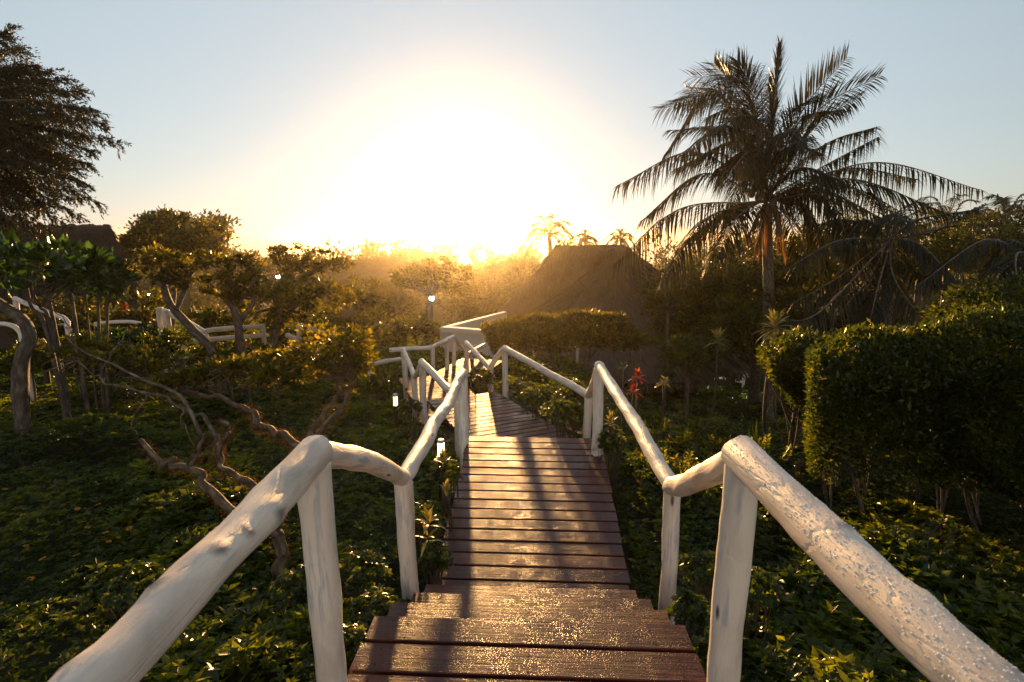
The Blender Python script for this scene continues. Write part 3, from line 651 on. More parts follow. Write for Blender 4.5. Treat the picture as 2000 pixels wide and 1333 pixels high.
def tree(label, cat, trunks, ells, leafm, lp, name='tree', cover=5, group=None, barkm='bark', ntw=14, wl=.5, base=None, cl=.24, **kw):
    """trunks: list of (points xyz, r0, r1); ells: crown ellipsoids"""
    b = np.array(trunks[0][0][0], float) if base is None else base
    t = thing(name, label, cat, b, group)
    mb = MB(); cs = crown(mb, ells, lp, cover, wl, cl=cl, **kw); part('crown', mb, M[leafm], t)
    for k, (pts, r0, r1) in enumerate(trunks):
        mb = MB(); L = sum(np.linalg.norm(np.diff(np.array(pts), axis=0), axis=1)); n = max(8, int(L/.12))
        tube(mb, spline(pts, min(n, 40)), [r0, r1], 9, 0, .14, random.random()*9)
        end = np.array(pts[-1]); dd = np.linalg.norm(cs-end, axis=1); near = cs[np.argsort(dd)[:max(10, len(cs)//len(trunks))]]
        twigs(mb, end, near, ntw, r1*.75, k)
        part('trunk', mb, M[barkm], t)
    return t
def gp(u, v, t=None):
    """point on the ground seen at pixel (u,v)"""
    for tt in np.arange(1.5, 60, .04):
        p = P(u, v, tt)
        if p[2] <= ground_z(p[0], p[1]): return p
    return P(u, v, 30)
def tocr(p, dz=0.0): p = np.array(p, float); p[2] = ground_z(p[0], p[1])+dz; return p

# ---- palms
def frond(mb, base, mid, tip, nl=52, LL=.75, hang=.7, wd=.035, r=.022, mat=0, rmat=1, ragged=.15, spread=1.0, var=None, roll=0.0):
    p = spline([base, mid, tip], 26); tube(mb, p, [r, r*.8, r*.25], 5, rmat, 0, 0, False)
    T, _, _ = frames(p)
    for sg in (-1, 1):
        n = nl; s = np.linspace(.14, .995, n)+rng.normal(0, .004, n); s = np.clip(s, .1, .998); x = s*25; i = x.astype(int).clip(0, 24); f = (x-i)[:, None]
        pos = p[i]*(1-f)+p[i+1]*f; tv = unit(T[i]); side0 = unit(np.cross(tv, UP)+1e-6); side = (side0*math.cos(roll)+np.cross(side0, tv)*math.sin(roll))*sg
        L = LL*np.interp(s, [0, .15, .4, .75, 1], [.4, .75, 1, .85, .45])*rng.uniform(1-ragged*2, 1+ragged, n)
        d = tv*(.45+.5*s[:, None])+side*spread*rng.uniform(.65, 1.0, n)[:, None]+UP*(.18-hang*.35)+rng.normal(0, .07, (n, 3))
        keep = rng.random(n) > ragged*.25
        vv = (rng.random(n)*.5+.25 if var is None else np.full(n, var)+rng.random(n)*.3)
        leaf_strip(mb, pos[keep], d[keep], np.tile(UP, (keep.sum(), 1)), L[keep], wd, [.35, 1, .8, .45, .05], droop=(hang*.82*rng.uniform(.6, 1.4, n))[keep], mat=mat, var=vv[keep], ns=5, fold=.25)
def palm(label, ctr, trunk_pts, fr, r0=.17, r1=.12, LL=.75, nl=52, wd=.035, group=None, name='coconut_palm', dry=0, rr=.022, leafm='palm'):
    t = thing(name, label, 'palm tree', trunk_pts[0], group)
    mb = MB(); tp = spline(trunk_pts, 60); rad = np.interp(np.linspace(0, 1, 60), [0, .08, 1], [r0*1.3, r0, r1])*(1+.05*np.sin(np.arange(60)*2.4))
    tube(mb, tp, rad, 12, 0, .06, 2); part('trunk', mb, M['palmbark'], t)
    for f in fr:
        mb = MB(); kw = dict(f[2]) if len(f) > 2 else {}
        frond(mb, ctr+rng.normal(0, .05, 3), f[0], f[1], nl=kw.pop('nl', nl), LL=LL*kw.pop('ls', 1), wd=wd, r=rr, **kw)
        part('frond', mb, [M['drypalm'] if kw.get('dry') else M[leafm], M['palmbark']], t)
    return t
def rand_fronds(c, n, L, e0=-.3, e1=1.2, droop=.5, seed=1):
    r = np.random.default_rng(seed); out = []
    for k in range(n):
        az = k*2.399+r.normal(0, .2); el = e0+(e1-e0)*((k+.5)/n)+r.normal(0, .08); l = L*r.uniform(.8, 1.1)
        d = np.array([math.cos(az)*math.cos(el), math.sin(az)*math.cos(el), math.sin(el)])
        m = c+d*l*.5; tp = c+d*l*.92+np.array([0, 0, -1.0])*l*droop*(1.1-.5*max(0, math.sin(el)))+d*[1, 1, 0]*l*.05
        out.append((m, tp, dict(hang=r.uniform(.35, .8))))
    return out
ctr = P(1496, 392, 15)
def fp(mu, mv, mt, tu, tv, tt, **k): return (P(mu, mv, mt), P(tu, tv, tt), k)
FR = [
 fp(1360, 298, 14.6, 1206, 362, 14.0, hang=.95), fp(1372, 340, 15.6, 1255, 430, 15.8, hang=.8),
 fp(1330, 408, 14.5, 1200, 515, 13.8, hang=1.0), fp(1375, 430, 14.2, 1296, 548, 13.6, hang=1.0),
 fp(1415, 205, 15, 1288, 212, 15.2, hang=.45, roll=0.90), fp(1400, 180, 15.8, 1300, 300, 16.4, hang=.6), fp(1430, 250, 14.0, 1330, 300, 13.2, hang=.75),
 fp(1450, 200, 15.3, 1395, 125, 15.6, hang=.05, roll=1.30), fp(1470, 190, 14.6, 1440, 120, 14.3, hang=.0, roll=1.30), fp(1512, 200, 15, 1523, 88, 15, hang=.05, spread=.28, ls=.8),
 fp(1490, 230, 15.8, 1480, 130, 16.8, hang=.3), fp(1480, 260, 14, 1455, 190, 13.0, hang=.5),
 fp(1565, 220, 15.2, 1655, 112, 15.6, hang=.08, spread=1.25, ls=1.15, roll=1.45), fp(1590, 225, 14.6, 1718, 148, 14.2, hang=.3, roll=0.90), fp(1560, 240, 16, 1640, 215, 17, hang=.6),
 fp(1608, 285, 15.4, 1712, 248, 15.8, hang=.85), fp(1600, 330, 14.4, 1715, 268, 14.4, hang=.95),
 fp(1705, 318, 15.2, 1918, 372, 15.4, hang=1.0, ls=.9), fp(1660, 350, 14.4, 1846, 415, 13.6, hang=.9), fp(1655, 365, 15.8, 1800, 440, 16.6, hang=.9),
 fp(1610, 385, 13.6, 1668, 500, 12.8, hang=1.0), fp(1570, 400, 14.6, 1612, 520, 14.2, hang=.9), fp(1440, 425, 13.8, 1400, 500, 13.2, hang=.8),
 fp(1540, 430, 16, 1570, 520, 16.6, hang=.8), fp(1520, 280, 13.4, 1548, 250, 12.2, hang=.9), fp(1535, 300, 14, 1580, 270, 13, hang=.8),
 fp(1440, 215, 16.3, 1340, 175, 17, hang=.25, roll=1.30), fp(1420, 260, 15.6, 1310, 255, 16, hang=.5), fp(1455, 170, 15.1, 1350, 150, 15.2, hang=.15, roll=1.30), fp(1410, 300, 16.6, 1320, 330, 17.5, hang=.8), fp(1470, 240, 13.8, 1420, 230, 12.6, hang=.8), fp(1450, 280, 14.6, 1375, 300, 14.2, hang=.7),
 fp(1505, 240, 15.4, 1500, 165, 15.8, hang=.05, roll=1.30), fp(1545, 290, 15.9, 1600, 300, 16.8, hang=.8), fp(1560, 330, 13.8, 1640, 350, 13.2, hang=.9), fp(1600, 370, 14.9, 1730, 430, 14.7, hang=1.0), fp(1430, 405, 15.6, 1340, 470, 16.2, hang=.9), fp(1590, 250, 15.1, 1680, 190, 15.3, hang=.3, roll=0.90), fp(1650, 330, 16, 1790, 350, 16.6, hang=.9),
 fp(1430, 190, 14.4, 1320, 200, 14, hang=.6, roll=0.90), fp(1450, 220, 16, 1380, 230, 17, hang=.8), fp(1440, 260, 13.6, 1380, 250, 12.8, hang=.9), fp(1465, 200, 15.8, 1420, 150, 16.3, hang=.5, roll=0.90), fp(1480, 250, 16.6, 1450, 240, 18, hang=.9), fp(1460, 300, 15, 1400, 330, 15.2, hang=1.0), fp(1530, 240, 15, 1590, 190, 15.2, hang=.4),
 fp(1455, 330, 16.5, 1430, 400, 17.4, hang=.8), fp(1470, 300, 13.4, 1430, 330, 12.4, hang=.9)]
main_palm = palm('big coconut palm with arching fronds against the pale sky, right of the boardwalk', ctr,
     [tocr(P(1512, 760, 15.2), -.3), P(1503, 640, 15.1), P(1500, 520, 15.0), P(1497, 400, 15.0)], FR, .17, .115, LL=.92, nl=74, wd=.040)
# coconuts and dry sheaths under the crown
for (u, v) in ((1468, 378), (1482, 386), (1476, 366), (1510, 398), (1522, 386)):
    mb = MB(); c = P(u, v, 14.75); th_ = np.linspace(0, math.pi, 9)
    path = np.stack([0*th_+c[0], 0*th_+c[1], c[2]+.12*np.cos(th_)], -1); tube(mb, path, .10*np.sin(th_)+.004, 10, 0, 0)
    part('coconut', mb, M['palmbark'], main_palm)
for k, (u, v) in enumerate(((1462, 430), (1478, 460), (1520, 445), (1535, 470), (1500, 455))):
    mb = MB(); frond(mb, ctr+np.array([0, -.1, -.1]), P((1496+u)/2+random.uniform(-14, 14), 415, 14.7), P(u, v+28, 14.8), nl=24, LL=.45, hang=1.1, wd=.04, r=.03, spread=.5)
    o = part('dead_frond', mb, [M['drypalm'], M['palmbark']], main_palm)
c2 = P(1735, 470, 12.5)
FR2 = [fp(1640, 470, 12, 1545, 520, 11.6, hang=.7), fp(1640, 540, 12, 1550, 592, 11.6, hang=.8), fp(1690, 430, 12.5, 1640, 480, 12.6, hang=.8), fp(1700, 540, 12, 1650, 600, 11.6, hang=.9),
 fp(1790, 430, 12.3, 1905, 410, 12, hang=.6), fp(1830, 450, 12.5, 1925, 400, 12.4, hang=.3), fp(1800, 480, 12, 1875, 560, 11.5, hang=.9), fp(1760, 420, 13, 1800, 390, 13.6, hang=.5),
 fp(1720, 400, 12.5, 1700, 375, 12.6, hang=.6), fp(1745, 540, 11.8, 1790, 610, 11.2, hang=.9), fp(1660, 430, 13.2, 1590, 440, 13.8, hang=.7), fp(1715, 560, 11.6, 1700, 625, 11, hang=.9),
 fp(1770, 520, 13.5, 1850, 560, 14.2, hang=.9), fp(1680, 500, 13.8, 1620, 560, 14.5, hang=.8), fp(1740, 420, 11.8, 1770, 430, 10.6, hang=1.0), fp(1600, 610, 11.2, 1520, 625, 10.8, hang=.9)]
palm('dark lower coconut palm in the shade directly right of the big palm', c2, [tocr(P(1728, 700, 12.6), -.3), P(1730, 600, 12.5), P(1735, 478, 12.5)], FR2, .16, .12, LL=.7, nl=46, wd=.04)
c3 = P(2010, 500, 10.5)
palm('dark palm at the right edge with one long drooping frond reaching left', c3, [tocr(P(2030, 720, 10.5), -.3), P(2015, 510, 10.5)],
     [fp(1920, 470, 10.4, 1790, 560, 10.2, hang=.8), fp(1960, 520, 10, 1925, 590, 9.6, hang=.7), fp(1975, 470, 10.6, 1935, 500, 10.8, hang=.6), fp(2030, 420, 10.5, 2060, 380, 10.5, hang=.5), fp(1985, 500, 9.8, 1990, 590, 9.2, hang=.8), fp(2060, 470, 10, 2120, 520, 9.8, hang=.8)], .14, .1, LL=.6, nl=44)
c4 = P(1962, 425, 34)
palm('distant palm silhouette standing above the grey trees near the right edge', c4, [tocr(P(1968, 560, 34)), P(1962, 428, 34)], rand_fronds(c4, 15, 2.6, -.2, 1.2, .55, 3), .2, .15, LL=.9, nl=24, wd=.09)
for lab, u, v, t_, L, sd in (('golden palm in the haze left of the level thatched ridge', 1072, 458, 46, 2.9, 5), ('small hazy palm just above the level thatched ridge', 1142, 470, 62, 2.0, 6), ('hazy palm top half hidden behind the big palm fronds', 1212, 468, 62, 2.0, 8),
                        ('faint palm right under the sun glow, taller one', 892, 484, 95, 4.2, 9), ('faint little palm left of the sun glow', 868, 492, 95, 3.0, 10), ('faint palm on the skyline right of the sun glow', 930, 486, 95, 3.6, 12),
                        ('palm crown poking above dark trees beyond the right side of the coconut palm', 1850, 432, 30, 2.4, 13)):
    c = P(u, v, t_)
    palm(lab, c, [tocr(P(u+6, 560, t_)), P(u+3, (v+540)/2, t_), c], rand_fronds(c, 17, L, -.5, 1.35, .5, sd), .2, .15, LL=L*.3, nl=22, wd=.004*t_*.5, rr=.001*t_, leafm='far')

# ---- big feathery tree at the left edge
t = thing('feathery_tree', 'large dark feathery tree with drooping sprays filling the top left corner', 'tree', tocr(P(-420, 700, 9)))
root = P(-260, 330, 9)
mb = MB(); tube(mb, spline([tocr(P(-420, 700, 9), -.2), P(-380, 520, 9), P(-300, 400, 9), root], 24), [.2, .1], 10, 0, .12, 4); part('trunk', mb, M['bark'], t)
tips = [(8, 62), (30, 95), (62, 128), (88, 140), (118, 152), (150, 178), (172, 210), (193, 238), (228, 276), (178, 292), (160, 262), (168, 318), (186, 392), (150, 352), (150, 418), (118, 432), (96, 452), (60, 440), (22, 436), (-10, 420), (126, 232), (128, 385), (140, 330),
        (95, 200), (60, 180), (20, 150), (95, 270), (60, 250), (25, 230), (85, 330), (50, 320), (10, 310), (80, 395), (40, 390), (0, 380), (-20, 120), (-40, 200), (-30, 290), (-30, 360), (110, 300), (30, 200), (70, 300), (20, 270), (55, 365)]
fol = MB(); br = MB()
for k, (u, v) in enumerate(tips):
    tt = 9+rng.uniform(-1.1, 1.1); e = P(u, v, tt); st = root+rng.normal(0, .3, 3)
    m = P(u*.45-260*.55+40, v*.6+330*.4-55, tt); p = spline([st, m, e], 26)
    tube(br, p, [.035, .004], 5, 0, .1, k, False)
    Tn = unit(np.gradient(p, axis=0))
    for j in range(8, 26):
        for q in range(5):
            d = unit(Tn[j]*1.1+rng.normal(0, .5, 3)+np.array([.12, 0, -.5])); L = rng.uniform(.13, .34)*(1.25-.018*j)
            tw = np.stack([p[j]+d*L*x+np.array([0, 0, -.10])*x*x*L for x in (0, .35, .7, 1)])
            tube(br, tw, [.004, .0015], 3, 0, 0, 0, False)
            n = 26; s = rng.random(n); ii = (s*2.999).astype(int); f = (s*3-ii)[:, None]; pos = tw[ii]*(1-f)+tw[ii+1]*f
            leaf_kite(fol, pos, d+rng.normal(0, .5, (n, 3))+[0, 0, -.15], rdir(n), rng.uniform(.04, .078, n), rng.uniform(.010, .018, n))
crown(fol, [Eps(0, 170, 9.2, 85, 80), Eps(50, 240, 9, 105, 70), Eps(20, 330, 9, 110, 70), Eps(95, 200, 8.9, 60, 45), Eps(100, 300, 9, 62, 45), Eps(70, 375, 9, 70, 40), Eps(20, 100, 9, 36, 34), Eps(130, 250, 9, 45, 28)], .038, 1.5, .36, per=44, cl=.24, up=-.1, droop=.3)
part('branches', br, M['bark'], t); part('crown', fol, M['fine'], t)

# ---- trees left and middle
T_ = lambda *a: [P(*q) for q in a]
def stem(g_u, g_v, t_, *pts): return [tocr(P(g_u, g_v, t_), -.15)]+T_(*pts)
tree('dark spreading tree right of the flat thatched ridge, in front of a hazy one', 'tree', [(stem(330, 700, 18, (335, 600, 18), (340, 520, 18)), .16, .09)],
     [Eps(345, 455, 18, 88, 32), Eps(285, 470, 17.5, 45, 26), Eps(400, 470, 18.5, 45, 28), Eps(340, 495, 18, 95, 25), Eps(330, 432, 18, 45, 18)], 'tree', .105, cover=4.5)
tree('tall pale hazy tree behind the dark spreading tree at left', 'tree', [(stem(365, 620, 42, (360, 500, 42)), .3, .2)],
     [Eps(350, 440, 42, 70, 34), Eps(402, 455, 42, 42, 38), Eps(330, 470, 42, 60, 30), Eps(412, 490, 42, 36, 30)], 'far', .26, cover=3.5)
tree('gnarled tree with thick leaning dark trunk and golden crown above the double white post', 'tree', [(stem(440, 720, 9, (416, 696, 9), (372, 640, 9), (333, 596, 9.1), (316, 545, 9.1)), .085, .05), (T_((345, 605, 9), (360, 570, 9.2), (372, 540, 9.3)), .04, .025)],
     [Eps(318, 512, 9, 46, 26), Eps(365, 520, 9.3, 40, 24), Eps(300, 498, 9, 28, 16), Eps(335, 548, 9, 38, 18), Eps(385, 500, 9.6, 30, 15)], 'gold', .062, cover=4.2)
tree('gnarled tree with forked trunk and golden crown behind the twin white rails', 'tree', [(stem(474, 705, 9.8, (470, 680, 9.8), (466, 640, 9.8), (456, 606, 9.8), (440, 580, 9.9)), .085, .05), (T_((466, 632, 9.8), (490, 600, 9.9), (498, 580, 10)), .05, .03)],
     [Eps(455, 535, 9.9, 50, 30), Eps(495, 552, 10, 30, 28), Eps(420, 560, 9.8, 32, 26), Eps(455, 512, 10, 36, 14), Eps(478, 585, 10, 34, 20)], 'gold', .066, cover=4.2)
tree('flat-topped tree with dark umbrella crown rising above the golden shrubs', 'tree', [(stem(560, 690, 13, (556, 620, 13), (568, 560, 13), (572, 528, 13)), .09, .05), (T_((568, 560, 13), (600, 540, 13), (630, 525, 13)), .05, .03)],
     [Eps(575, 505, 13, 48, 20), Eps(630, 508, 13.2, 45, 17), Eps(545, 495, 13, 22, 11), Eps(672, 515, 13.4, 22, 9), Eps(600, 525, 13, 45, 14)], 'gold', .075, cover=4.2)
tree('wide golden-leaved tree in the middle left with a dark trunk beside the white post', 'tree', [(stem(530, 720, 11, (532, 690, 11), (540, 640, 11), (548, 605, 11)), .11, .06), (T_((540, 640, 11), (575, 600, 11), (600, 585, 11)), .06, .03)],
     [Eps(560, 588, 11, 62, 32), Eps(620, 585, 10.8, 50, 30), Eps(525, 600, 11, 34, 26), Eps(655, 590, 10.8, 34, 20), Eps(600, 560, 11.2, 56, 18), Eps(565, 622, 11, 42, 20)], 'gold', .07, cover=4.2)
tree('rounded hazy tree right of the wide golden-leaved tree', 'tree', [(stem(705, 690, 15.5, (703, 640, 15.5), (700, 600, 15.5)), .08, .05)],
     [Eps(705, 570, 15.5, 40, 26), Eps(722, 592, 15.5, 26, 20), Eps(680, 585, 15.5, 26, 20)], 'tree', .09, cover=4)
tree('bushy hazy tree with pale trunk left of the sun glow', 'tree', [(stem(832, 700, 21, (834, 650, 21), (838, 600, 21), (840, 570, 21)), .14, .09)],
     [Eps(845, 540, 21, 62, 26), Eps(800, 545, 21, 32, 22), Eps(890, 548, 21, 38, 28), Eps(850, 520, 21, 45, 14)], 'tree', .12, cover=4)
for k, (u, v, t_, ru, rv, lab) in enumerate((
   (790, 520, 70, 42, 44, 'rounded tree silhouette on the hazy skyline left of the sun glow'), (735, 532, 75, 50, 26, 'low tree on the hazy skyline beyond the far thatched roof'),
   (640, 520, 60, 52, 22, 'hazy skyline tree behind the flat-topped tree'), (500, 520, 55, 48, 22, 'hazy skyline tree between the two gnarled trees'), (850, 520, 80, 40, 26, 'glowing skyline tree directly left of the sun glow'),
   (905, 530, 60, 52, 28, 'golden hazy tree directly below the sun glow'), (975, 540, 46, 60, 40, 'broad golden hazy tree right below the sun glow'), (1020, 560, 40, 50, 40, 'golden hazy bush beside the left slope of the big thatched house'),
   (940, 585, 30, 62, 34, 'hazy bush in amber light above the white plaster wall'), (760, 590, 27, 50, 34, 'dim hazy bush between the two rounded trees'))):
    tree(lab, 'tree', [(stem(u, v+rv+40, t_, (u, v+rv*.4, t_)), .012*t_*.5, .006*t_*.5)], [Eps(u, v, t_, ru, rv), Eps(u-ru*.5, v+rv*.3, t_, ru*.6, rv*.7), Eps(u+ru*.5, v+rv*.25, t_, ru*.6, rv*.75), Eps(u, v+rv*.8, t_, ru*1.1, rv*.7)], 'far', .0052*t_, cover=3.2, ntw=5)
# shaded understorey trees behind
for k, (u, v, t_, ru, rv, lab) in enumerate((
   (640, 640, 13.5, 60, 34, 'shaded shrub below the wide golden-leaved tree'), (745, 640, 17, 55, 38, 'dim shrub in front of the pale trunk'), (815, 640, 18.5, 42, 36, 'amber-lit shrub just left of the white plaster wall'),
   (420, 630, 12.5, 70, 36, 'shaded shrub behind the twin white rails'), (250, 600, 13, 60, 40, 'dark shrub under the thatched house eave'), (110, 620, 11.5, 80, 40, 'dark shrub behind the slanting white rail'), (545, 650, 12.6, 50, 30, 'shaded shrub behind the end of the twin white rails'), (690, 665, 13.5, 40, 30, 'shaded shrub behind the golden shrub'))):
    tree(lab, 'shrub', [(stem(u, v+rv+12, t_, (u, v+rv*.4, t_)), .03, .02)], [Eps(u, v, t_, ru, rv), Eps(u-ru*.5, v+rv*.4, t_, ru*.6, rv*.7), Eps(u+ru*.5, v+rv*.4, t_, ru*.6, rv*.7)], 'tree', .0072*t_, name='shrub', cover=3.5, ntw=8)

# ---- right side dark trees
for k, (u, v, t_, ru, rv, lab) in enumerate((
   (1370, 560, 20, 95, 62, 'dense dark green tree immediately left of the palm trunk'), (1450, 520, 22, 85, 48, 'dark tree behind the palm trunk'), (1570, 530, 19, 80, 55, 'shaded tree between the two dark palms'),
   (1640, 470, 24, 80, 40, 'dark tree behind the lower coconut palm'), (1800, 480, 26, 90, 50, 'dark tree mass right of the lower palm'), (1920, 470, 28, 70, 44, 'grey-green tree in front of the distant palm silhouette'), (2010, 470, 26, 60, 46, 'grey-green tree cut by the right edge'),
   (1620, 600, 15, 110, 50, 'very dark tree in the hollow behind the trimmed hedge'), (1480, 620, 17, 100, 48, 'very dark tree at the foot of the palm'), (1340, 640, 19, 70, 40, 'dark bush at the corner of the conical hut'))):
    tree(lab, 'tree', [(stem(u, v+rv+30, t_, (u, v+rv*.4, t_)), .2, .12)], [Eps(u, v, t_, ru, rv), Eps(u-ru*.55, v+rv*.4, t_-.5, ru*.6, rv*.7), Eps(u+ru*.55, v+rv*.35, t_, ru*.6, rv*.7), Eps(u, v+rv*.7, t_-.8, ru, rv*.7)], 'tree', .0058*t_, cover=4.2, ntw=6)
tree('leafy green bush with sunlit tips above the trimmed hedge at the right edge', 'bush', [(stem(1920, 760, 8.6, (1915, 680, 8.6), (1912, 630, 8.6)), .06, .04)],
     [Eps(1910, 600, 8.6, 78, 42), Eps(1970, 585, 8.6, 60, 45), Eps(1855, 625, 8.6, 45, 22), Eps(1945, 640, 8.4, 80, 30)], 'hedge', .06, name='bush', cover=5)

# ---- hedges
def hedge(label, pts_top, zt, zb, half, leafL, cover, trunks, name='hedge', dens_low=.6, edge=.12, cat='hedge', leafm='hedge'):
    """clipped hedge: centre line pts (x,y), top z, bottom z of the foliage, half width"""
    c = np.array(pts_top, float); base = tocr([c[:, 0].mean(), c[:, 1].mean(), 0])
    t = thing(name, label, cat, base)
    seg = np.linalg.norm(np.diff(c, axis=0), axis=1); L = seg.sum(); cum = np.concatenate([[0], np.cumsum(seg)])
    mb = MB(); H = zt-zb
    def at(s):
        return np.stack([np.interp(s, cum, c[:, 0]), np.interp(s, cum, c[:, 1])], -1)
    def put(n, kind):
        s = rng.uniform(-half*.7, L+half*.7, n); sc = np.clip(s, 0, L); p2 = at(sc); q2 = at(np.clip(sc+.05, 0, L)); q1 = at(np.clip(sc-.05, 0, L)); d = unit(q2-q1); nrm = np.stack([d[:, 1], -d[:, 0]], -1)
        over = (s-sc)
        if kind == 'top': w = rng.uniform(-1, 1, n); z = zt-rng.random(n)**2*.12+rng.random(n)**8*.10
        elif kind == 'side': w = np.where(rng.random(n) < .5, -1, 1)*(1-rng.random(n)**2*.16); z = zb+H*rng.random(n)**.8
        else: w = rng.uniform(-1, 1, n); z = zb+H*rng.random(n)
        if kind == 'end':
            over = np.where(rng.random(n) < .5, -1, 1)*half*(.7-rng.random(n)**2*.12); p2 = at(np.where(over < 0, 0, L)); e = np.where(over < 0, 0, L); q2 = at(np.clip(e+.05, 0, L)); q1 = at(np.clip(e-.05, 0, L)); d = unit(q2-q1); nrm = np.stack([d[:, 1], -d[:, 0]], -1)
        rw = half*(1-.35*np.clip((zb+.25*H-z)/(.25*H), 0, 1)-.14*np.clip((z-zt+.12)/.12, 0, 1)**2)
        xy = p2+nrm*(w*rw)[:, None]+d*over[:, None]
        bump = (vnoise(xy[:, 0]*1.9, xy[:, 1]*1.9, 11)-.5)*.26+(vnoise(xy[:, 0]*7, xy[:, 1]*7+z*4, 12)-.5)*.09
        pos = np.stack([xy[:, 0], xy[:, 1], z+bump*(kind == 'top')], -1)
        if kind in ('side', 'end'): pos[:, :2] += nrm*(np.sign(w)*((vnoise(s*1.9, z*1.9, 14)-.5)*.34+(vnoise(s*9, z*9, 15)-.5)*.08))[:, None]
        low = np.clip((zt-pos[:, 2])/H, 0, 1); pos[:, :2] += d*(np.exp(-sc/1.5)*low**1.3*1.1*half/.62)[:, None]; pos[:, 2] += low*H*(.24*vnoise(s*1.3, s*0+5, 51)+.22*np.exp(-sc/1.6))
        ee = np.clip(np.abs(over)/half, 0, 1); pos[:, 2] -= np.clip((pos[:, 2]-zb)/H, 0, 1)*H*(.18*np.abs(w)**4+.42*ee**2+.10*(vnoise(s*.9, s*0, 33)))
        out = np.concatenate([nrm*(w*1.0)[:, None]*(kind == 'side')+d*np.sign(over)[:, None]*(kind == 'end'), np.full((n, 1), .6 if kind == 'top' else .25)], 1)
        dr = unit(out+rng.normal(0, .65, (n, 3)))
        clump = vnoise(pos[:, 0]*9, pos[:, 1]*9+pos[:, 2]*5, 16)
        leaf_kite(mb, pos, dr, unit(rdir(n)+[0, -.2, .3]), leafL*(1+.5*(rng.random(n) < .12))*rng.uniform(.55, 1.2, n), leafL*.52*rng.uniform(.8, 1.2, n), 0, np.clip(.5*clump+.5*rng.random(n), 0, 1))
    la = leafL*leafL*.52*.5
    put(int(cover*1.3*L*2*half/la), 'top'); put(int(cover*2*L*H/la), 'side'); put(int(cover*2*2*half*H/la), 'end'); put(int(cover*.7*L*half*H/la*2), 'in')
    part('foliage', mb, M[leafm], t)
    for k, tr in enumerate(trunks):
        m2 = MB(); b = tocr([tr[0], tr[1], 0], -.1); ci = np.argmin(np.hypot(c[:, 0]-tr[2], c[:, 1]-tr[3])); top = np.array([tr[2]*.8+c[ci, 0]*.2, max(tr[3], np.interp(tr[2], c[:, 0], c[:, 1])), zb+.3*H]); mid = (b+top)/2+np.array([random.uniform(-.08, .08), random.uniform(-.08, .08), 0])
        tube(m2, spline([b, mid, top], 18), [tr[4], tr[4]*.6], 7, 0, .2, k*1.7)
        for q in range(5):
            e = top+np.array([random.uniform(-.3, .3), random.uniform(-.05, .3), random.uniform(.05, .45)*H]); s0 = b+(top-b)*random.uniform(.35, .9)
            tube(m2, spline([s0, (s0+e)/2+rng.normal(0, .05, 3), e], 8), [tr[4]*.5, .006], 5, 0, .2, q, False)
        part('trunk', m2, M['bark'], t)
    return t
hz = P(1800, 640, 5.2)[2]
tk = [(x, y, x+random.uniform(-.2, .2), y+random.uniform(-.15, .15), random.uniform(.012, .026)) for (x, y) in ((3.0, 4.85), (3.3, 4.7), (3.45, 5.0), (3.7, 4.5), (3.9, 4.9), (4.15, 4.45), (4.5, 4.6), (3.2, 5.2), (3.6, 5.3), (4.9, 4.4), (3.95, 5.2))]
hedge('big dark clipped hedge on bare stems filling the right side', [(3.25, 5.15), (3.9, 4.85), (4.8, 4.5), (7.2, 4.2)], hz+.06, hz-1.55, .62, .05, 3.0, tk)
hz2 = P(1560, 672, 6.1)[2]
hedge('smaller clipped hedge with golden left end, left of the big dark hedge', [(3.12, 6.1), (4.6, 5.7)], hz2+.05, hz2-.80, .46, .048, 3.2, [(3.05, 6.0, 3.15, 6.1, .02), (3.4, 5.9, 3.3, 6.0, .016), (3.2, 6.3, 3.3, 6.2, .016)])
hz3 = P(1080, 614, 14.4)[2]
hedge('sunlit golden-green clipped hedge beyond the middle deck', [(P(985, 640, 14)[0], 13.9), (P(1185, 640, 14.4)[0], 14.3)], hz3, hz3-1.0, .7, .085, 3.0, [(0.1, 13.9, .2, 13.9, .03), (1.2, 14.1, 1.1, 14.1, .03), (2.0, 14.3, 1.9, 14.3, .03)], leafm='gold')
tree('round-topped shrub with golden left side in the dark hollow below the conical hut', 'shrub', [(stem(1345, 770, 11.5, (1342, 740, 11.5), (1340, 710, 11.5)), .05, .03)],
     [Eps(1335, 690, 11.5, 44, 32), Eps(1375, 690, 11.7, 36, 28), Eps(1318, 705, 11.3, 26, 24)], 'hedge', .07, name='shrub', cover=4.5)

# ---- foreground mossy tree reaching left
t = thing('mossy_tree', 'low sprawling tree with bare moss-hung branches and thin flat crown, left of the handrail', 'tree', tocr(P(545, 1090, 4.1)))
mossm = MB(); 
def limb(pts, r0, r1, moss=0, nm='branch'):
    mb = MB(); p = spline([P(*q) for q in pts], max(22, len(pts)*14)); nn_ = len(p); sd_ = random.random()*50; q_ = np.arange(nn_)*.16; p = p+np.stack([vnoise(q_, q_*0+sd_, 41)-.5, vnoise(q_, q_*0+sd_+9, 42)-.5, vnoise(q_, q_*0+sd_+19, 43)-.5], -1)*.08*np.clip(np.sin(math.pi*np.arange(nn_)/(nn_-1)), 0, 1)[:, None]; tube(mb, p, [r0*.82, r1*.72], 9, 0, .13, random.random()*9)
    part(nm, mb, M['mossbark'], t)
    if moss:
        n = moss; i = rng.integers(1, len(p)-1, n); rad = np.interp(i/len(p), [0, 1], [r0, r1])
        d = rdir(n); d[:, 2] -= .35; pos = p[i]+rng.normal(0, .015, (n, 3))+unit(d)*rad[:, None]*.9
        leaf_kite(mossm, pos, unit(d)+[0, 0, -.25]+rng.normal(0, .4, (n, 3)), rdir(n), rng.uniform(.012, .05, n), .0035)
    return p
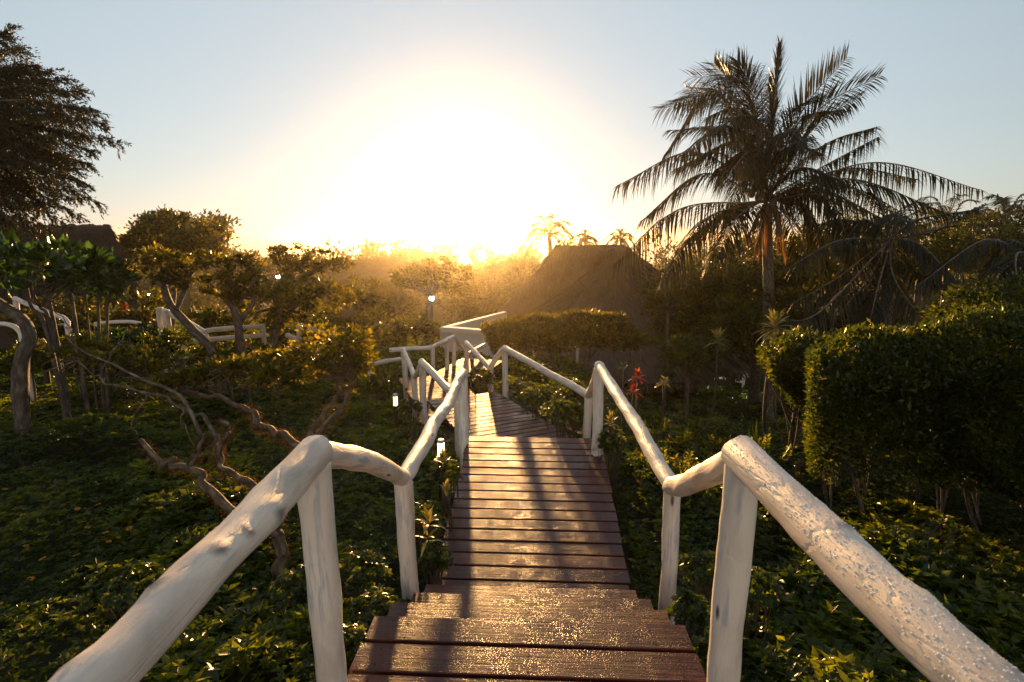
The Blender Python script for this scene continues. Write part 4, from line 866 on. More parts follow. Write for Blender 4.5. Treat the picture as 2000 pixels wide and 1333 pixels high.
tr = limb([(548, 1150, 4.0), (545, 1090, 4.05), (540, 1040, 4.1), (520, 1005, 4.2)], .062, .052, 500, 'trunk')
limb([(525, 1010, 4.2), (462, 996, 4.3), (400, 940, 4.45), (345, 905, 4.5), (315, 905, 4.6), (275, 860, 4.8)], .046, .028, 1400)
limb([(535, 1005, 4.2), (505, 960, 4.3), (455, 925, 4.5), (425, 895, 4.6), (425, 850, 4.8)], .04, .026, 1300)
limb([(425, 860, 4.8), (400, 820, 5.0), (350, 790, 5.2), (285, 770, 5.3), (222, 752, 5.5)], .026, .014, 300)
limb([(428, 895, 4.6), (442, 850, 4.6), (432, 822, 4.7)], .03, .02, 800)
limb([(370, 915, 4.5), (392, 870, 4.7), (398, 850, 4.8)], .026, .02, 800)
limb([(395, 855, 4.8), (352, 775, 5.1), (270, 735, 5.3), (170, 690, 5.6), (130, 660, 5.8)], .022, .008, 100)
limb([(540, 1030, 4.1), (560, 950, 4.3), (590, 880, 4.6)], .05, .04, 300)
limb([(592, 878, 4.6), (555, 852, 4.8), (515, 842, 5.0), (498, 815, 5.1), (475, 795, 5.2)], .045, .034, 1500)
limb([(475, 795, 5.2), (430, 780, 5.4), (380, 762, 5.6), (300, 742, 5.8), (240, 738, 6)], .03, .014, 100)
limb([(600, 880, 4.7), (608, 840, 4.9), (640, 790, 5.2), (668, 745, 5.6), (672, 700, 5.8)], .03, .016, 600)
limb([(612, 860, 4.8), (650, 815, 5.1), (678, 775, 5.4), (690, 745, 5.7), (700, 700, 5.9)], .034, .018, 800)
limb([(222, 752, 5.5), (190, 740, 5.6), (150, 712, 5.7), (80, 728, 5.8)], .014, .006)
limb([(290, 770, 5.3), (262, 820, 5.2), (268, 850, 5.1)], .012, .007)
limb([(352, 790, 5.1), (360, 830, 5.0), (380, 872, 4.9)], .010, .006)
limb([(150, 690, 5.7), (135, 640, 5.9), (100, 600, 6.1)], .010, .005)
limb([(200, 720, 5.6), (230, 670, 5.8), (262, 640, 6)], .011, .005)
part('moss', mossm, M['moss'], t)['kind'] = 'stuff'
mb = MB(); tw = MB()
els = [Eps(640, 690, 5.7, 80, 42), Eps(690, 672, 5.8, 34, 30), Eps(590, 712, 5.7, 50, 30), Eps(700, 705, 5.8, 28, 28), Eps(520, 730, 5.6, 56, 20), Eps(450, 715, 5.8, 55, 17), Eps(380, 735, 5.7, 55, 14), Eps(300, 700, 5.9, 60, 18), Eps(230, 690, 6, 55, 16), Eps(330, 745, 5.6, 45, 12), Eps(160, 680, 6.1, 45, 14), Eps(540, 700, 6, 50, 16)]
cs = crown(mb, els[:4], .045, 5.0, .5, per=22, cl=.3); cs2 = crown(mb, els[4:], .047, 5.2, .5, per=16, cl=.32, shell=.1)
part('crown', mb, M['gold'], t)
for k in range(230):
    i = rng.integers(len(cs2)); e = cs2[i]; s0 = e+np.array([rng.uniform(-.35, .35), rng.uniform(-.2, .2), rng.uniform(-.22, -.02)])
    tube(tw, spline([s0, (s0+e)/2+rng.normal(0, .03, 3), e+rng.normal(0, .03, 3)], 5), [.0055, .002], 4, 0, 0, 0, False)
for k in range(70):
    i = rng.integers(len(cs)); e = cs[i]; s0 = P(680, 740, 5.6)
    tube(tw, spline([s0, (s0+e)/2+rng.normal(0, .05, 3), e], 6), [.008, .002], 4, 0, 0, 0, False)
part('twigs', tw, M['mossbark'], t)

# ---- broad-leaved trees at far left
def stemtree(label, stems, ells, lp, leafm='broad', cover=2.6, wl=.42, per=14):
    b = tocr(P(*stems[0][0])); t = thing('broad_leaved_tree', label, 'tree', b)
    mb = MB(); cs = crown(mb, ells, lp, cover, wl, per=per, cl=.3, up=.6); part('crown', mb, M[leafm], t)
    for k, st in enumerate(stems):
        m2 = MB(); pts = [P(*q) for q in st[:-1]]; pts[0] = tocr(pts[0], -.15); tube(m2, spline(pts, 22), [st[-1], st[-1]*.55], 8, 0, .18, k*2.1)
        end = pts[-1]; near = cs[np.argsort(np.linalg.norm(cs-end, axis=1))[:14]]; twigs(m2, end, near, 8, st[-1]*.4, k); part('trunk', m2, M['bark'], t)
stemtree('dark broad-leaved tree with a thick crooked trunk at the left edge', [[(30, 800, 6.6), (40, 720, 6.6), (58, 660, 6.7), (38, 620, 6.8), (-20, 580, 6.9), (-60, 530, 6.9), .085]],
         [Eps(10, 520, 6.8, 70, 40), Eps(70, 510, 6.8, 60, 36), Eps(-50, 510, 6.8, 60, 40)], .14)
stemtree('broad-leaved tree with several thin stems and bright glossy leaves against the thatch', [[(120, 720, 7.2), (92, 650, 7.2), (62, 600, 7.2), (52, 560, 7.2), .03], [(125, 725, 7.2), (100, 640, 7.3), (78, 600, 7.3), .028], [(120, 690, 7.3), (103, 620, 7.3), (92, 580, 7.3), .03], [(155, 690, 7.4), (144, 610, 7.4), (136, 560, 7.4), .03]],
         [Eps(120, 520, 7.3, 62, 38), Eps(90, 495, 7.2, 40, 20), Eps(150, 545, 7.3, 46, 28), Eps(170, 512, 7.4, 30, 18)], .13)
stemtree('broad-leaved tree with slim forked stems right of the others, in front of the thatch slope', [[(172, 680, 7.8), (170, 610, 7.8), (168, 570, 7.8), .016], [(183, 680, 7.8), (192, 610, 7.8), (200, 570, 7.8), .024], [(186, 680, 7.8), (210, 610, 7.8), (226, 566, 7.8), .024]],
         [Eps(212, 540, 7.8, 40, 34), Eps(240, 560, 7.9, 26, 22), Eps(185, 520, 7.8, 28, 20), Eps(195, 560, 7.8, 28, 20)], .085, cover=3.4)
tree('low dark clump of glossy shrub in front of the low white rail', 'shrub', [(stem(300, 720, 9.5, (305, 690, 9.5)), .03, .02)],
     [Eps(250, 655, 9.6, 60, 17), Eps(315, 662, 9.5, 50, 17), Eps(205, 650, 9.7, 45, 16), Eps(350, 680, 9.4, 34, 14)], 'broad', .075, name='shrub', cover=3.5)

for (u, v, t_, ru, rv, lab) in ((150, 668, 9.4, 40, 20, 'small dark shrub in front of the curved end of the slanting white rail'), (325, 668, 9.0, 44, 24, 'small dark shrub hiding the foot of the white double post'), (420, 690, 9.2, 40, 18, 'small shrub under the twin white rails'), (500, 682, 10.2, 40, 20, 'small shrub under the right end of the twin white rails'),
   (60, 700, 8.2, 60, 30, 'dark low shrub right of the crooked trunk foot'), (150, 705, 8.6, 60, 26, 'dark low shrub under the bent stems of the broad-leaved trees'), (250, 705, 8.8, 55, 22, 'dark low shrub beneath the glossy shrub'),
   (350, 715, 8.6, 50, 22, 'dark low shrub at the foot of the leaning thick trunk'), (450, 715, 8.8, 55, 22, 'dark low shrub at the foot of the forked tree'), (540, 700, 10, 50, 22, 'low shrub at the foot of the wide golden-leaved tree'), (735, 745, 9.5, 34, 22, 'low ferny shrub beside the slim far bollard light')):
    bushy = tree(lab, 'shrub', [(stem(u, v+rv, t_, (u, v, t_)), .02, .012)], [Eps(u, v, t_, ru, rv), Eps(u-ru*.6, v+rv*.3, t_-.2, ru*.5, rv*.7), Eps(u+ru*.6, v+rv*.3, t_+.2, ru*.5, rv*.7)], 'hedge', .05, name='shrub', cover=3.4, ntw=8)

# ---- rails of the left walkways and small timber parts
def simple_rails(label, rails, posts, r=.05, mat='paint', name='log_handrail', cat='handrail'):
    base = np.array(posts[0][1]) if posts else np.array(rails[0][0]); t = thing(name, label, cat, base)
    for (a, b) in posts:
        mb = MB(); log_rail(mb, b, a, r, r*1.05, random.random()*9, sides=9, step=.1, over=0); part('post', mb, M[mat], t)
    for rl in rails:
        mb = MB(); p = spline(rl, 16) if len(rl) > 2 else None
        if p is not None: tube(mb, p, [r, r], 9, 0, .08, random.random()*9)
        else: log_rail(mb, rl[0], rl[1], r, r, random.random()*9, sides=9, step=.1)
        part('rail', mb, M[mat], t)
    return t
def pst(u, v, t_, g=None): a = P(u, v, t_); return (a, np.array([a[0], a[1], ground_z(a[0], a[1])-.2]))
simple_rails('slanting white log rail at far left, seen between thin tree stems', [T_((28, 583, 11), (66, 600, 10.8), (124, 621, 10.5)), T_((120, 619, 10.5), (131, 628, 10.3), (132, 640, 10.2))], [pst(131, 634, 10.3), pst(30, 586, 11)], .045)
simple_rails('thin level white rail at far left below the slanting one', [T_((52, 636, 11.5), (90, 636, 11.5), (132, 634, 11.3))], [pst(54, 638, 11.5)], .024)
simple_rails('bent white rail at the left edge behind the crooked trunk', [T_((2, 632, 8.4), (22, 636, 8.4), (38, 648, 8.3), (46, 668, 8.2))], [pst(46, 662, 8.2)], .034)
simple_rails('white rail with small square gate frame between the thin stems', [T_((136, 618, 13.5), (183, 615, 13.5)), T_((200, 613, 13.2), (224, 609, 13.2))], [pst(203, 613, 13.2), pst(227, 611, 13.2), pst(138, 619, 13.5)], .05)
simple_rails('low arched white rail above the dark glossy shrub', [T_((186, 633, 11), (230, 629, 11), (264, 630, 11), (286, 637, 10.8), (302, 645, 10.6))], [pst(188, 634, 11)], .036)
simple_rails('white double post with a rail sloping down to the twin rails', [T_((320, 608, 10.6), (356, 625, 10.5), (399, 651, 10.3))], [pst(312, 603, 10.6), pst(324, 607, 10.5)], .062)
simple_rails('twin level white rails behind the forked tree', [T_((398, 651, 10.3), (412, 645, 10.5), (515, 637, 11.4)), T_((356, 669, 10.2), (402, 664, 10.4), (520, 655, 11.5))], [pst(402, 654, 10.3), pst(359, 668, 10.2), pst(514, 640, 11.4)], .045)
simple_rails('white post and rails half hidden in the golden crown beside the mossy tree', [T_((592, 635, 11.8), (616, 645, 11.7), (642, 656, 11.6)), T_((562, 656, 11.6), (578, 662, 11.4))], [pst(583, 638, 11.8)], .05)
simple_rails('thin brown timber railing in front of the thatched house', [T_((256, 613, 14), (280, 604, 14.4)), T_((256, 613, 14), (306, 631, 13.2)), T_((258, 640, 13.6), (281, 620, 14.2)), T_((252, 607, 14.6), (278, 607, 14.6))], [pst(256, 612, 14), pst(276, 606, 14.5), pst(268, 570, 15)], .028, 'wood', 'timber_railing', 'railing')
simple_rails('pale railings of the lower path seen under the golden clipped hedge', [T_((1196, 681, 20), (1233, 677, 20)), T_((1233, 677, 20), (1264, 694, 19.5)), T_((1188, 702, 19), (1210, 697, 19), (1243, 694, 19)), T_((1150, 708, 18.5), (1166, 705, 18.5)), T_((1040, 681, 17), (1078, 679, 17.2)), T_((1086, 682, 17), (1130, 679, 17.3))],
             [pst(1204, 680, 20), pst(1232, 678, 20), pst(1183, 700, 19), pst(1043, 682, 17), pst(1128, 681, 17.3)], .042)
simple_rails('pale railings at the bottom of the dark hollow below the round-topped shrub', [T_((1276, 721, 20), (1294, 717, 20)), T_((1352, 718, 20), (1366, 717, 20)), T_((1408, 716, 20), (1424, 714, 20)), T_((1434, 717, 19.6), (1466, 737, 19)), T_((1408, 739, 19.4), (1448, 746, 19))],
             [pst(1374, 714, 20), pst(1408, 720, 20), pst(1426, 722, 19.8), pst(1453, 731, 19.2)], .05)
mb = MB(); a, b = P(38, 690, 8.9), P(90, 668, 9.1); d = unit(b-a); sd = unit(np.cross(d, UP)); 
t = thing('timber_bench', 'orange sunlit timber plank bench at far left beyond the crooked trunk', 'bench', tocr((a+b)/2))
obox(mb, (a+b)/2, d, np.cross(UP, d), unit(np.cross(d, np.cross(UP, d))), np.linalg.norm(b-a), .34, .10, 0, .01); part('plank', mb, M['orangewood'], t, False)
for f in (.15, .85):
    mb = MB(); q = a+(b-a)*f; g0 = tocr(q, -.1); tube(mb, [g0, q-UP*.04], [.04, .04], 8); part('leg', mb, M['darkwood'], t)

# ---- lamps
def bollard(label, u, v, t_, h, r, mat, vis=1.0):
    """u,v: pixel of the cap centre"""
    top = P(u, v, t_); g0 = ground_z(top[0], top[1]); t = thing('bollard_light', label, 'garden light', (top[0], top[1], g0), 'garden bollard lights')
    c = lambda z: np.array([top[0], top[1], z])
    mb = MB(); tube(mb, [c(g0-.1), c(top[2]-h)], [r*.95, r*.95], 16); part('stem', mb, M['darkmetal'], t)
    mb = MB(); tube(mb, [c(top[2]-h), c(top[2]-.012)], [r*.9, r*.9], 20); part('diffuser', mb, M[mat], t)
    mb = MB(); zs = [top[2]-.012, top[2]-.01, top[2]+.008, top[2]+.012]; tube(mb, [c(z) for z in zs], [r*1.0, r*1.1, r*1.1, r*.9], 20); part('cap', mb, M['metal'], t)
    for k in range(3):
        mb = MB(); a = k*2.09+.4; q = np.array([math.cos(a), math.sin(a), 0])*r*.97; tube(mb, [c(top[2]-h)+q, c(top[2]-.01)+q], [.003, .003], 5); part('bar', mb, M['darkmetal'], t)
    return t
bollard('brightly lit bollard light beside the upper deck, nearest one', 861, 862, 5.7, .155, .036, 'glow')
bollard('warm dim bollard light near the middle deck, left of the posts', 772, 772, 8.0, .155, .034, 'warmglow')
bollard('slim far bollard light just visible left of the lower deck', 758, 738, 10.5, .12, .022, 'warmglow')
def lamp(label, u, v, t_, arm=True, rb=.07):
    p = P(u, v, t_); g0 = tocr(p); t = thing('street_lamp', label, 'lamp', g0)
    mb = MB(); tube(mb, [g0-UP*.2, p-UP*.25], [.05, .035], 8); part('pole', mb, M['darkmetal'], t)
    mb = MB(); th_ = np.linspace(0, math.pi, 9); tube(mb, np.stack([p[0]+0*th_, p[1]+0*th_, p[2]+rb*np.cos(th_)], -1), rb*np.sin(th_)+.002, 12, cap=False); part('bulb', mb, M['bulb'], t)
    mb = MB(); tube(mb, [p+UP*(rb*1.0), p+UP*(rb*1.6)], [rb*1.1, rb*.4], 12); tube(mb, [p-UP*.25, p+np.array([.09, 0, -.1]), p+np.array([.09, 0, .09]), p+UP*(rb*1.3)], [.014, .012, .012, .012], 6); part('lamp_head', mb, M['darkmetal'], t)
lamp('lit street lamp like a white star in front of the hazy tree with pale trunk', 843, 583, 20, rb=.075)
lamp('lit street lamp left of the flat-topped tree', 543, 541, 22, rb=.06)
lamp('small lit lamp behind the double white post', 291, 576, 15, rb=.035)
lamp('low lit lamp under the round-topped shrub', 1391, 737, 19, rb=.035)
lamp('low lit lamp by the lowest post of the dark hollow', 1467, 763, 18, rb=.035)

# ---- strap-leaved and coloured plants
def rosette(label, name, cat, top, n, L, W, mat, trunk=True, el=(.1, 1.3), droop=.35, group=None, tr=.02, base=None, rad=None):
    top = np.array(top, float); b = tocr(top) if base is None else base; t = thing(name, label, cat, b, group)
    if trunk:
        mb = MB(); tube(mb, spline([b-UP*.1, (b+top)/2+rng.normal(0, .02, 3), top], 10), [tr, tr*.8], 7, 0, .12, 1); part('stem', mb, M['bark'], t)
    mb = MB(); k = np.arange(n); az = k*2.399+rng.normal(0, .2, n); e = np.interp(k/n, [0, 1], el)+rng.normal(0, .08, n)
    d = np.stack([np.cos(az)*np.cos(e), np.sin(az)*np.cos(e), np.sin(e)], -1)
    leaf_strip(mb, top+d*.01+UP*(k/n*L*.3)[:, None], d, np.tile(UP+[.01, .02, 0], (n, 1)), L*rng.uniform(.75, 1.1, n), W, [.35, .8, 1, .7, .03], droop*np.interp(e, el, [1.4, .3]), ns=7)
    part('leaves', mb, M[mat], t); return t
rosette('tall dracaena with a tuft of striped strap leaves above the small hedge', 'dracaena', 'plant', P(1513, 648, 7.2), 46, .30, .05, 'ti', tr=.025, el=(-.7, 1.35), droop=.35)
rosette('spiky yucca silhouette against the conical hut roof', 'yucca', 'plant', P(1306, 610, 14), 46, .62, .045, 'far', tr=.05, el=(-.2, 1.4), droop=.15)
rosette('red-leaved cordyline just beyond the right deck rail, upper red tuft', 'cordyline', 'plant', P(1246, 740, 7.6), 26, .13, .04, 'red', el=(-.1, 1.3))
rosette('red-leaved cordyline directly below the upper red tuft', 'cordyline', 'plant', P(1238, 768, 7.4), 24, .13, .036, 'red', el=(-.1, 1.3))
rosette('yellow and red cordyline right of the pink-red ones', 'cordyline', 'plant', P(1296, 752, 8.0), 24, .13, .04, 'ti', el=(-.1, 1.3))
rosette('orange cordyline growing behind the right rail below the red ones', 'cordyline', 'plant', P(1192, 832, 6.6), 20, .16, .035, 'ti', el=(.2, 1.4))
rosette('orange-tipped cordyline behind the right end of the round-topped shrub', 'cordyline', 'plant', P(1402, 672, 11), 24, .34, .05, 'ti', el=(0, 1.3))
rosette('red ti plant beside the brown timber railing', 'cordyline', 'plant', P(245, 612, 13), 26, .26, .05, 'red', el=(0, 1.3))
rosette('bright green sprout with five upright leaves above the right deck rail', 'frangipani_sprout', 'plant', P(1218, 722, 6.8), 9, .10, .035, 'broad', el=(.1, 1.2), tr=.008)
rosette('red flower head in the shrub between the twin white rails and mossy tree', 'red_flower', 'flower', P(478, 678, 7.6), 14, .07, .03, 'red', el=(.1, 1.1))
rosette('yellow-green ti plant just below the nearest bollard light', 'cordyline', 'plant', P(864, 905, 5.2), 20, .13, .03, 'ti', el=(.2, 1.35))
rosette('slim ti plant with red leaf bases beside the upper deck edge', 'cordyline', 'plant', P(873, 968, 4.6), 12, .14, .026, 'ti', el=(.8, 1.45))
rosette('young bright green strap-leaved plant between the left post and the deck', 'strap_leaved_plant', 'plant', P(838, 1028, 4.0), 10, .15, .03, 'ti', el=(.3, 1.35), trunk=False)
rosette('low strap-leaved plant with one arching leaf left of the deck', 'strap_leaved_plant', 'plant', P(836, 1058, 3.9), 7, .14, .024, 'ti', el=(0, .8), trunk=False)
for k, (u, v, t_, lab) in enumerate(((1330, 790, 9.5, 'tall narrow-leaved clump behind the yellow cordyline'), (1215, 745, 9, 'narrow-leaved clump behind the upper red tuft'), (1480, 830, 6.5, 'arching narrow-leaved clump left of the small hedge'), (760, 700, 11.5, 'slim upright leaf plant left of the lower deck'), (1262, 690, 14, 'feathery grass clump beside the lower path railings'))):
    rosette(lab, 'strap_leaved_plant', 'plant', tocr(P(u, v, t_), .1), 34, .55, .03, 'hedge', trunk=False, el=(.5, 1.45), droop=.25)
# cycad-like fans beyond the deck
for k, (u, v, t_, lab) in enumerate(((1085, 735, 8.6, 'young palm with fine upright fronds beyond the middle deck, left one'), (1165, 745, 8.4, 'young palm with fine fronds behind the right deck rail joint'), (1030, 720, 10, 'young palm in front of the golden clipped hedge, behind the middle deck post'))):
    c = tocr(P(u, v, t_), .15); t = thing('young_palm', lab, 'palm', c)
    for q in range(13):
        az = q*2.4; el = .5+.06*q; d = np.array([math.cos(az)*math.cos(el), math.sin(az)*math.cos(el), math.sin(el)]); l = random.uniform(.6, .95)
        mb = MB(); frond(mb, c, c+d*l*.6, c+d*l+np.array([0, 0, -.22*l]), nl=26, LL=.17, hang=.25, wd=.012, r=.006); part('frond', mb, [M['hedge'], M['bark']], t)

# ---- leafy stalks right of the steps
def stalk_plant(c, n, L, lab, grp, lean=.35):
    t = thing('leafy_stalk_plant', lab, 'plant', c, grp); mb = MB(); m2 = MB()
    for q in range(n):
        az = rng.uniform(0, 6.28); d = np.array([math.cos(az)*lean, math.sin(az)*lean, 1.0]); l = L*rng.uniform(.65, 1.1); b = c+np.array([math.cos(az), math.sin(az), 0])*.05
        p = spline([b, b+d*l*.5, b+d*l*np.array([1.3, 1.3, .96])], 14); tube(m2, p, [.007, .003], 4, 0, 0, 0, False)
        s = np.tile(np.linspace(2.5, 12.8, 17), 2); i = s.astype(int); f = (s-i)[:, None]; pos = p[i]*(1-f)+p[i+1]*f; T, Nn, Bn = frames(p); an = rng.uniform(0, 6.28); sd = Nn[i]*math.cos(an)+Bn[i]*math.sin(an); sg = np.repeat([-1, 1], 17)[:, None]
        leaf_kite(mb, pos, T[i]*.8+sd*sg+rng.normal(0, .15, (34, 3)), np.cross(T[i], sd)+.01, .062*rng.uniform(.7, 1.1, 34), .026)
    part('leaves', mb, M['cover'] if random.random() < .3 else M['tree'], t); part('stems', m2, M['bark'], t)
gl = 'upright stalk of small golden-lit leaves, bed between right handrail and hedge'
for k in range(46):
    y = random.uniform(4.8, 8.6); x = random.uniform(.17*y+.55, .50*y+.2)
    stalk_plant(tocr([x, y, 0]), random.randint(4, 7), random.uniform(.38, .6), gl, 'leafy stalk plants right of the steps')
gl2 = 'one of the loose leafy stalks standing in the dark bed under the big clipped hedge'
for k in range(14):
    y = random.uniform(3.6, 5.4); x = random.uniform(2.0, 3.4)
    stalk_plant(tocr([x, y, 0]), random.randint(3, 5), random.uniform(.3, .5), gl2, 'leafy stalks under the big hedge')

# ---- small leafy bushes along the boardwalk
def bushlet(lab, u, v, t_, ru, rv, lp=.05, mat='cover', cover=3.4, grp=None):
    c, r = Eps(u, v, t_, ru, rv); b = tocr(c); t = thing('leafy_bush', lab, 'bush', b, grp)
    mb = MB(); n = int(cover*math.pi*r[0]*r[2]/(lp*lp*.25))//7+6
    d = rdir(n, -.2, 1); cc = c+d*r*(.35+.65*rng.random((n, 1))**.5)
    k = np.repeat(np.arange(n), 7); az = np.tile(np.arange(7)*2*math.pi/7, n)+np.repeat(rng.random(n)*6, 7); ax_ = unit(d+[0, 0, .9]+rng.normal(0, .2, (n, 3))); t1 = unit(np.cross(ax_, [.3, .9, .1])); t2 = np.cross(ax_, t1)
    dd = ax_[k]*rng.uniform(.25, .8, n*7)[:, None]+t1[k]*np.cos(az)[:, None]+t2[k]*np.sin(az)[:, None]
    leaf_strip(mb, cc[k], dd, ax_[k], lp*rng.uniform(.7, 1.15, n*7), lp*.5, [.25, .85, 1, .05], .12, ns=4, var=np.repeat(rng.random(n)*.6, 7)+rng.random(n*7)*.4)
    part('leaves', mb, M[mat], t)
    mb = MB(); 
    for i in rng.choice(n, min(n, 16), replace=False): tube(mb, spline([b-UP*.05+rng.normal(0, .03, 3)*[1, 1, 0], (b+cc[i])/2+rng.normal(0, .02, 3), cc[i]], 6), [.006, .003], 4, 0, 0, 0, False)
    part('stems', mb, M['bark'], t)
for (u, v, t_, ru, rv, lab) in (
   (745, 1195, 3.25, 55, 42, 'glossy leafy bush with sunlit tips hugging the left side of the steps'), (690, 1275, 2.95, 50, 50, 'leafy bush at the bottom of the photo between left post and steps'), (700, 1120, 3.7, 55, 36, 'leafy bush behind the gap between the two left posts'),
   (850, 1095, 3.95, 30, 38, 'leafy bush squeezed between second left post and the deck'), (835, 1010, 4.4, 34, 30, 'low leafy bush under the bollard light side of the deck'), (590, 1150, 3.6, 60, 40, 'shaded leafy bush left of the nearest left post'),
   (880, 930, 5.1, 20, 32, 'small bush against the deck edge below the left deck post'), (800, 800, 7.4, 22, 20, 'golden bush beside the warm dim bollard light'), (845, 850, 6.8, 22, 22, 'golden small bush at the foot of the left deck posts'),
   (940, 740, 9.9, 26, 20, 'bright golden bush in the triangle right of the lower deck'), (1345, 1200, 3.05, 42, 44, 'leafy bush right of the steps behind the nearest right post'), (1375, 1290, 2.8, 40, 40, 'leafy bush at the bottom of the photo right of the landing'),
   (1370, 1110, 3.5, 50, 30, 'darker leafy bush between the two right posts'), (1100, 810, 7.2, 45, 32, 'golden leafy bush right of the middle deck'), (1050, 780, 8.6, 34, 24, 'low golden bush beside the middle deck post'), (1120, 770, 8.0, 30, 26, 'leafy bush directly behind the curled right rail'),
   (1470, 1150, 3.4, 60, 32, 'shaded bush behind the near right rail'), (250, 1140, 3.6, 80, 30, 'sunlit patch of taller leaves left of the long weathered rail'), (1195, 870, 5.9, 26, 34, 'leafy bush right behind the tall right deck post')):
    bushlet(lab, u, v, t_, ru, rv, lp=max(.04, .0085*t_*1.0) if t_ > 5 else .045)

# ---- ground cover (uncountable) and its flowers
path_pl = np.array([(cx(-1), -1, .78), (cx(2.3), 2.3, .76), (cx(6.2), 6.3, .82), (-.2, 7.9, .72), (-.86, 9.4, .70), (-1.9, 12.2, .66), (-1.2, 13.0, .6), (-.7, 14.3, .6)])
def near_path(x, y):
    d = np.full(len(x), 9.0)
    for a, b in zip(path_pl[:-1], path_pl[1:]):
        ab = b[:2]-a[:2]; s = np.clip(((x-a[0])*ab[0]+(y-a[1])*ab[1])/(ab@ab), 0, 1)
        dd = np.hypot(x-a[0]-ab[0]*s, y-a[1]-ab[1]*s)-(a[2]+(b[2]-a[2])*s); d = np.minimum(d, dd)
    return d
mb = MB()
def cover_band(y0, y1, L, cov, h):
    xw = 1.05*y1+1.2; area = 2*xw*(y1-y0); per = 6; n = int(cov*area/(L*L*.5*.5)/per)
    x = rng.uniform(-xw, xw, n); y = rng.uniform(y0, y1, n)
    keep = (np.abs(x) < 1.0*y+1.3) & (near_path(x, y) > .02); x, y = x[keep], y[keep]; n = len(x)
    mound = vnoise(x*1.7, y*1.7, 21)*.20+vnoise(x*5, y*5, 22)*.12
    tall = np.clip((vnoise(x*1.1, y*1.1, 23)-.62)*3, 0, 1)*.14
    z = ground_z(x, y)+(.02+rng.random(n)**.7*h+mound+tall); z = np.where(near_path(x, y) < .25, np.minimum(z, ground_z(x, y)+.16), z)
    Ls = L*(1+.75*(vnoise(x*1.3, y*1.3, 61) > .66))
    k = np.repeat(np.arange(n), per); az = np.tile(np.arange(per)*2*math.pi/per, n)+np.repeat(rng.random(n)*6.28, per)
    tl = rng.normal(0, .28, (n, 2)); e = rng.uniform(.0, .75, n*per)
    dd = np.stack([np.cos(az)*np.cos(e)+tl[k, 0]*.3, np.sin(az)*np.cos(e)+tl[k, 1]*.3, np.sin(e)], -1)
    c = np.stack([x, y, z], -1); tone = np.clip(vnoise(x*1.6, y*1.6, 24)*.6+rng.random(n)*.25, 0, 1)
    leaf_kite(mb, c[k], dd, np.stack([tl[k, 0], tl[k, 1], np.ones(n*per)], -1)+rng.normal(0, .55, (n*per, 3)), Ls[k]*rng.uniform(.6, 1.2, n*per), Ls[k]*.5*rng.uniform(.8, 1.2, n*per), 0, np.clip(tone[k]+.25*rng.random(n*per), 0, 1))
for (y0, y1, L, cov, h) in ((.9, 3, .048, 1.9, .13), (3, 5.5, .052, 1.9, .13), (5.5, 8.5, .062, 1.7, .13), (8.5, 13, .085, 1.5, .16), (13, 20, .11, 1.3, .2), (20, 34, .2, 1.2, .4)):
    cover_band(y0, y1, L, cov, h)
g = mb.build('ground_cover', M['cover']); tag(g, kind='stuff'); g['label'] = 'dense low carpet of small green leaves covering the garden'
# far wood
mb = MB(); els = []
for k in range(260):
    y = rng.uniform(52, 150); x = rng.uniform(-1.0*y, 1.0*y); r = rng.uniform(1.4, 2.8)*(1+y/160); hgt = rng.uniform(.8, 1.5)
    if -.12*y < x < .02*y: hgt *= .75
    els.append((np.array([x, y, ground_z(x, y)+r*.75*hgt]), np.array([r, r, r*.75*hgt])))
for e in els: crown(mb, [e], .0058*e[0][1]+.05, 1.9, .5, per=26, cl=.25)
g = mb.build('distant_wood', M['far']); tag(g, kind='stuff'); g['label'] = 'far hazy wood beyond the garden'

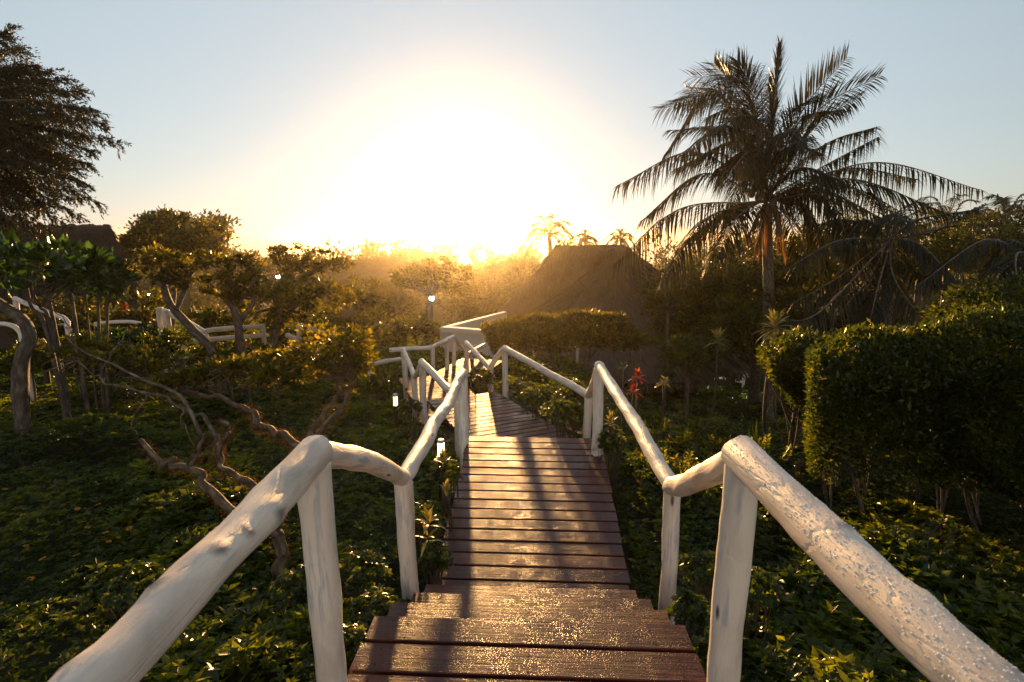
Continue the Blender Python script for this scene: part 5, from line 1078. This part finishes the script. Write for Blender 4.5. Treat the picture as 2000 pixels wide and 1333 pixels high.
fl = []
def flower_mesh():
    b = MB(); n = 9; az = np.arange(n)*2*math.pi/n; d = np.stack([np.cos(az), np.sin(az), .18+0*az], -1)
    leaf_strip(b, d*.003, d, np.tile(UP, (n, 1)), .017, .0075, [.6, 1, .9, .3], .1, ns=4); return b
FLW = [(80, 1010), (103, 985), (270, 985), (200, 1030), (160, 1040), (296, 1030), (295, 1060), (313, 1050), (215, 1090), (180, 1078), (240, 1095), (222, 1110), (262, 1090), (345, 1080), (62, 1120), (160, 1145), (226, 1168), (48, 1050), (56, 1058), (72, 1190), (35, 1272), (57, 1296), (140, 1262), (10, 1240), (398, 1238), (460, 1232), (472, 1192), (455, 1195), (530, 1162), (577, 1195), (575, 1152), (563, 1263), (566, 1276), (592, 1278), (535, 1304), (350, 1310), (378, 1306), (606, 1075), (610, 1050), (720, 985), (745, 1012), (560, 1135), (715, 1060), (400, 1125), (130, 1010), (95, 1150), (20, 1000), (330, 985), (30, 1100), (120, 1200)]
fl0 = None
for k, (u, v) in enumerate(FLW):
    g0 = gp(u, v+14); c = g0+UP*(.27+.06*random.random())
    if fl0 is None:
        fl0 = thing('yellow_flower', 'small orange-yellow daisy on a thin stem above the dark ground cover left of the steps', 'flower', c, 'orange-yellow flowers in the ground cover')
        b = flower_mesh(); b.v = [q+c.astype(np.float32) for q in b.v]; pet = part('petals', b, M['orange'], fl0)
        b = MB(); tube(b, [c+UP*.001, c+UP*.005], [.005, .003], 7); cen = part('flower_centre', b, M['drypalm'], fl0)
        b = MB(); tube(b, spline([c-UP*.28, c-UP*.1+np.array([.01, 0, 0]), c], 6), [.0016, .0012], 4, 0, 0, 0, False); stm = part('stem', b, M['cover'], fl0)
        o = fl0
    else:
        o = fl0.copy(); C.objects.link(o); o.location = Vector(c)
        for ch in (pet, cen, stm):
            q = ch.copy(); C.objects.link(q); q.parent = o
    s = random.uniform(1.1, 1.7); o.scale = (s, s, s); o.rotation_euler = (random.uniform(-.3, .3), random.uniform(-.3, .3), random.uniform(0, 6))

# ------------------------------------------------------------------ morning haze
def make_haze(dens, aniso):
    m, nt, out = newmat('haze_air')
    v = N(nt, 'ShaderNodeVolumePrincipled', i_Density=dens, i_Anisotropy=aniso); v.inputs['Color'].default_value = (1.0, .87, .62, 1)
    nt.links.new(v.outputs[0], out.inputs['Volume'])
    x0, x1, y0, y1, z0, z1 = -2600, 2600, -8, 3300, -18.5, HAZE_TOP
    mb = MB(); V = [(x, y, z) for z in (z0, z1) for (x, y) in ((x0, y0), (x1, y0), (x1, y1), (x0, y1))]
    mb.add(V, [[3, 2, 1, 0], [4, 5, 6, 7], [0, 1, 5, 4], [1, 2, 6, 5], [2, 3, 7, 6], [3, 0, 4, 7]])
    o = mb.build('haze', m, smooth=False); tag(o, kind='stuff'); o['label'] = 'golden morning haze over the garden'
HAZE_TOP = 5.4
make_haze(.0009, .93)
